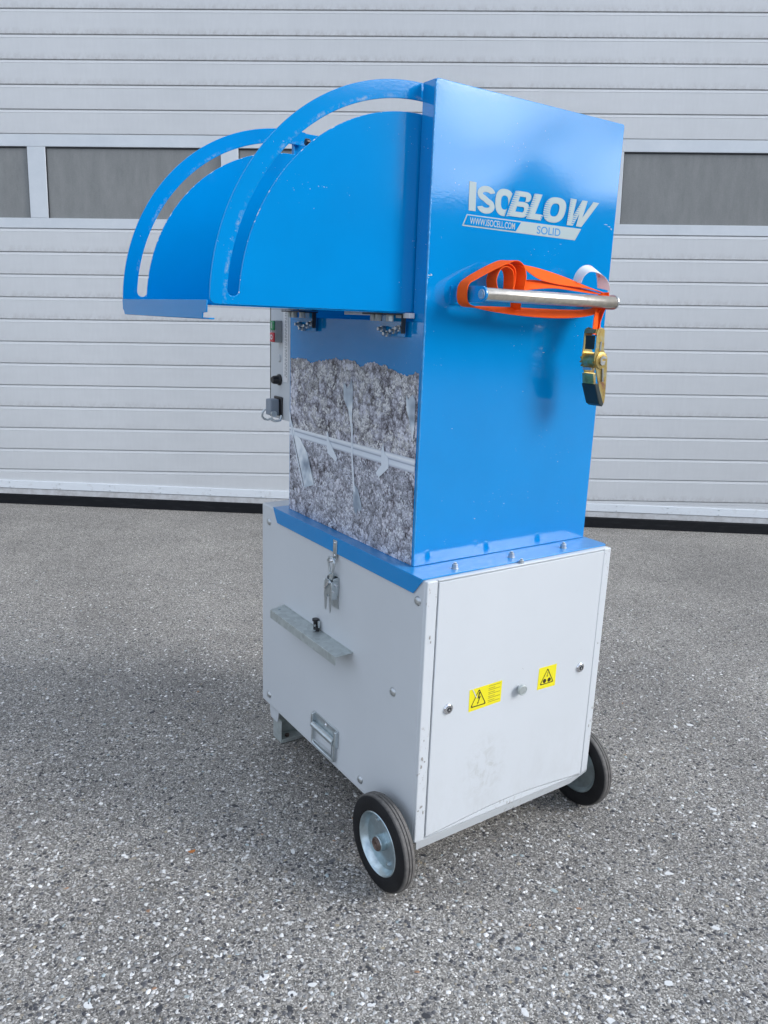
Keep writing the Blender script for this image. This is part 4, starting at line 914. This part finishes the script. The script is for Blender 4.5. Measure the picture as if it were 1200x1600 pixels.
# ================================================================== STONE CHIPS set in the asphalt
def chip_ring(n=8):
    a = np.sort((np.arange(n) + np.random.uniform(-.28, .28, n)) * 2 * PI / n)
    r = np.random.uniform(.74, 1.1, n); return a, r
def chips(count, name, dens_fn, smin, smax, pw):
    cam_y = -1.62
    verts, faces, cols = [], [], []
    n = 8
    u = np.random.rand(count * 6); ys = -.62 + 2.9 * np.random.rand(count * 6)
    keep = u < dens_fn(ys); ys = ys[keep][:count]; cnt = len(ys)
    xs = np.random.uniform(-1, 1, cnt) * (.56 * (ys - cam_y) + .12) - .04
    sz = smin + (smax - smin) * np.random.rand(cnt) ** pw
    ang = np.random.rand(cnt) * 2 * PI; el = np.random.uniform(.4, .92, cnt)
    base = (np.arange(n)[None, :] + np.random.uniform(-.3, .3, (cnt, n))) * 2 * PI / n
    rad = np.random.uniform(.70, 1.12, (cnt, n))
    px = np.cos(base) * rad * sz[:, None] * .5; py = np.sin(base) * rad * sz[:, None] * .5 * el[:, None]
    ca, sa = np.cos(ang)[:, None], np.sin(ang)[:, None]
    X = px * ca - py * sa; Yv = px * sa + py * ca
    h = np.clip(sz * .10, .0003, .0013) * np.random.uniform(.4, 1.1, cnt)
    V = np.zeros((cnt, 2 * n, 3))
    V[:, :n, 0] = xs[:, None] + X; V[:, :n, 1] = ys[:, None] + Yv; V[:, :n, 2] = -.0004
    V[:, n:, 0] = xs[:, None] + X * .78; V[:, n:, 1] = ys[:, None] + Yv * .78; V[:, n:, 2] = h[:, None]
    me = bpy.data.meshes.new(name)
    me.vertices.add(cnt * 2 * n); me.vertices.foreach_set('co', V.ravel())
    i = np.arange(n); j = (i + 1) % n
    side = np.stack([i, j, j + n, i + n], 1)                    # n quads
    q = (side[None] + (np.arange(cnt) * 2 * n)[:, None, None]).reshape(-1)
    topf = ((np.arange(n) + n)[None] + (np.arange(cnt) * 2 * n)[:, None]).reshape(-1)
    loops = np.concatenate([q, topf]); nf = cnt * n + cnt
    me.loops.add(len(loops)); me.loops.foreach_set('vertex_index', loops.astype(np.int32))
    me.polygons.add(nf)
    starts = np.concatenate([np.arange(cnt * n) * 4, cnt * n * 4 + np.arange(cnt) * n])
    me.polygons.foreach_set('loop_start', starts.astype(np.int32))
    me.update(calc_edges=True); me.validate()
    pal = np.array([(.055, .055, .06), (.10, .10, .105), (.20, .195, .185), (.33, .325, .31), (.56, .55, .53), (.76, .75, .72), (.30, .265, .21), (.36, .42, .43), (.34, .20, .12)])
    pk = np.random.choice(len(pal), cnt, p=[.18, .14, .16, .19, .18, .10, .036, .0125, .0015])
    col = np.ones((cnt, 2 * n, 4)); col[:, :, :3] = (pal[pk] * np.random.uniform(.8, 1.2, (cnt, 1)))[:, None, :]
    at = me.color_attributes.new('tint', 'FLOAT_COLOR', 'POINT'); at.data.foreach_set('color', col.ravel())
    me.materials.append(m_stone)
    o = bpy.data.objects.new(name, me); C.objects.link(o); o.parent = ground; o['kind'] = 'stuff'; return o
chips(74000, 'stone_chips', lambda y: np.clip(1.0 - (y + .2) * .33, .12, 1), .0020, .0150, 3.0)
# the largest chips, each an object
vars_ = []
for k in range(7):
    bm = B(); n = 9; a, r = chip_ring(n)
    v0 = [bm.b.verts.new((math.cos(a[i]) * r[i] * .5, math.sin(a[i]) * r[i] * .5, -.05)) for i in range(n)]
    v1 = [bm.b.verts.new((math.cos(a[i]) * r[i] * .43, math.sin(a[i]) * r[i] * .43, .07)) for i in range(n)]
    for i in range(n): bm.b.faces.new((v0[i], v0[(i + 1) % n], v1[(i + 1) % n], v1[i]))
    bm.b.faces.new(v1)
    o = bm.build('stone', m_stone1, ground, angle=60); vars_.append(o)
rnd = random.Random(3)
for k in range(290):
    y = -.52 + 1.55 * rnd.random() ** 1.4; x = rnd.uniform(-1, 1) * (.54 * (y + 1.62)) - .04
    s = .011 + .0135 * rnd.random() ** 2.6
    o = vars_[k] if k < 7 else dupe(vars_[k % 7], ground)
    o.location = (x, y, 0); o.rotation_euler = (0, 0, rnd.uniform(0, 6.28)); o.scale = (s * 1.15, s * rnd.uniform(.42, .8), .011)
# small dry leaf scraps
def leaf(x, y, s, lab, rot):
    bm = B(); pts = []
    for k in range(12):
        t = 2 * PI * k / 12; r = s * (.6 + .4 * abs(math.sin(t * 2.5 + rot))); pts.append((r * math.cos(t), r * math.sin(t) * .6))
    vv = [bm.b.verts.new((a, b, .0015 + .25 * abs(a))) for a, b in pts]; c0 = bm.b.verts.new((0, 0, .001))
    for i in range(12): bm.b.faces.new((vv[i], vv[(i + 1) % 12], c0))
    o = bm.build('dry_leaf', m_leaf); o.location = (x, y, .001); o.rotation_euler = (0, 0, rot); o['label'] = lab; o['category'] = 'leaf'; o['group'] = 'dry leaf scraps on the asphalt'
leaf(-.565, .115, .011, 'tiny rust brown leaf scrap on the asphalt left of the near wheel', .6)
leaf(-2.13, 2.12, .018, 'rust brown leaf scrap at the left edge of the pavement before the garage door', 1.9)
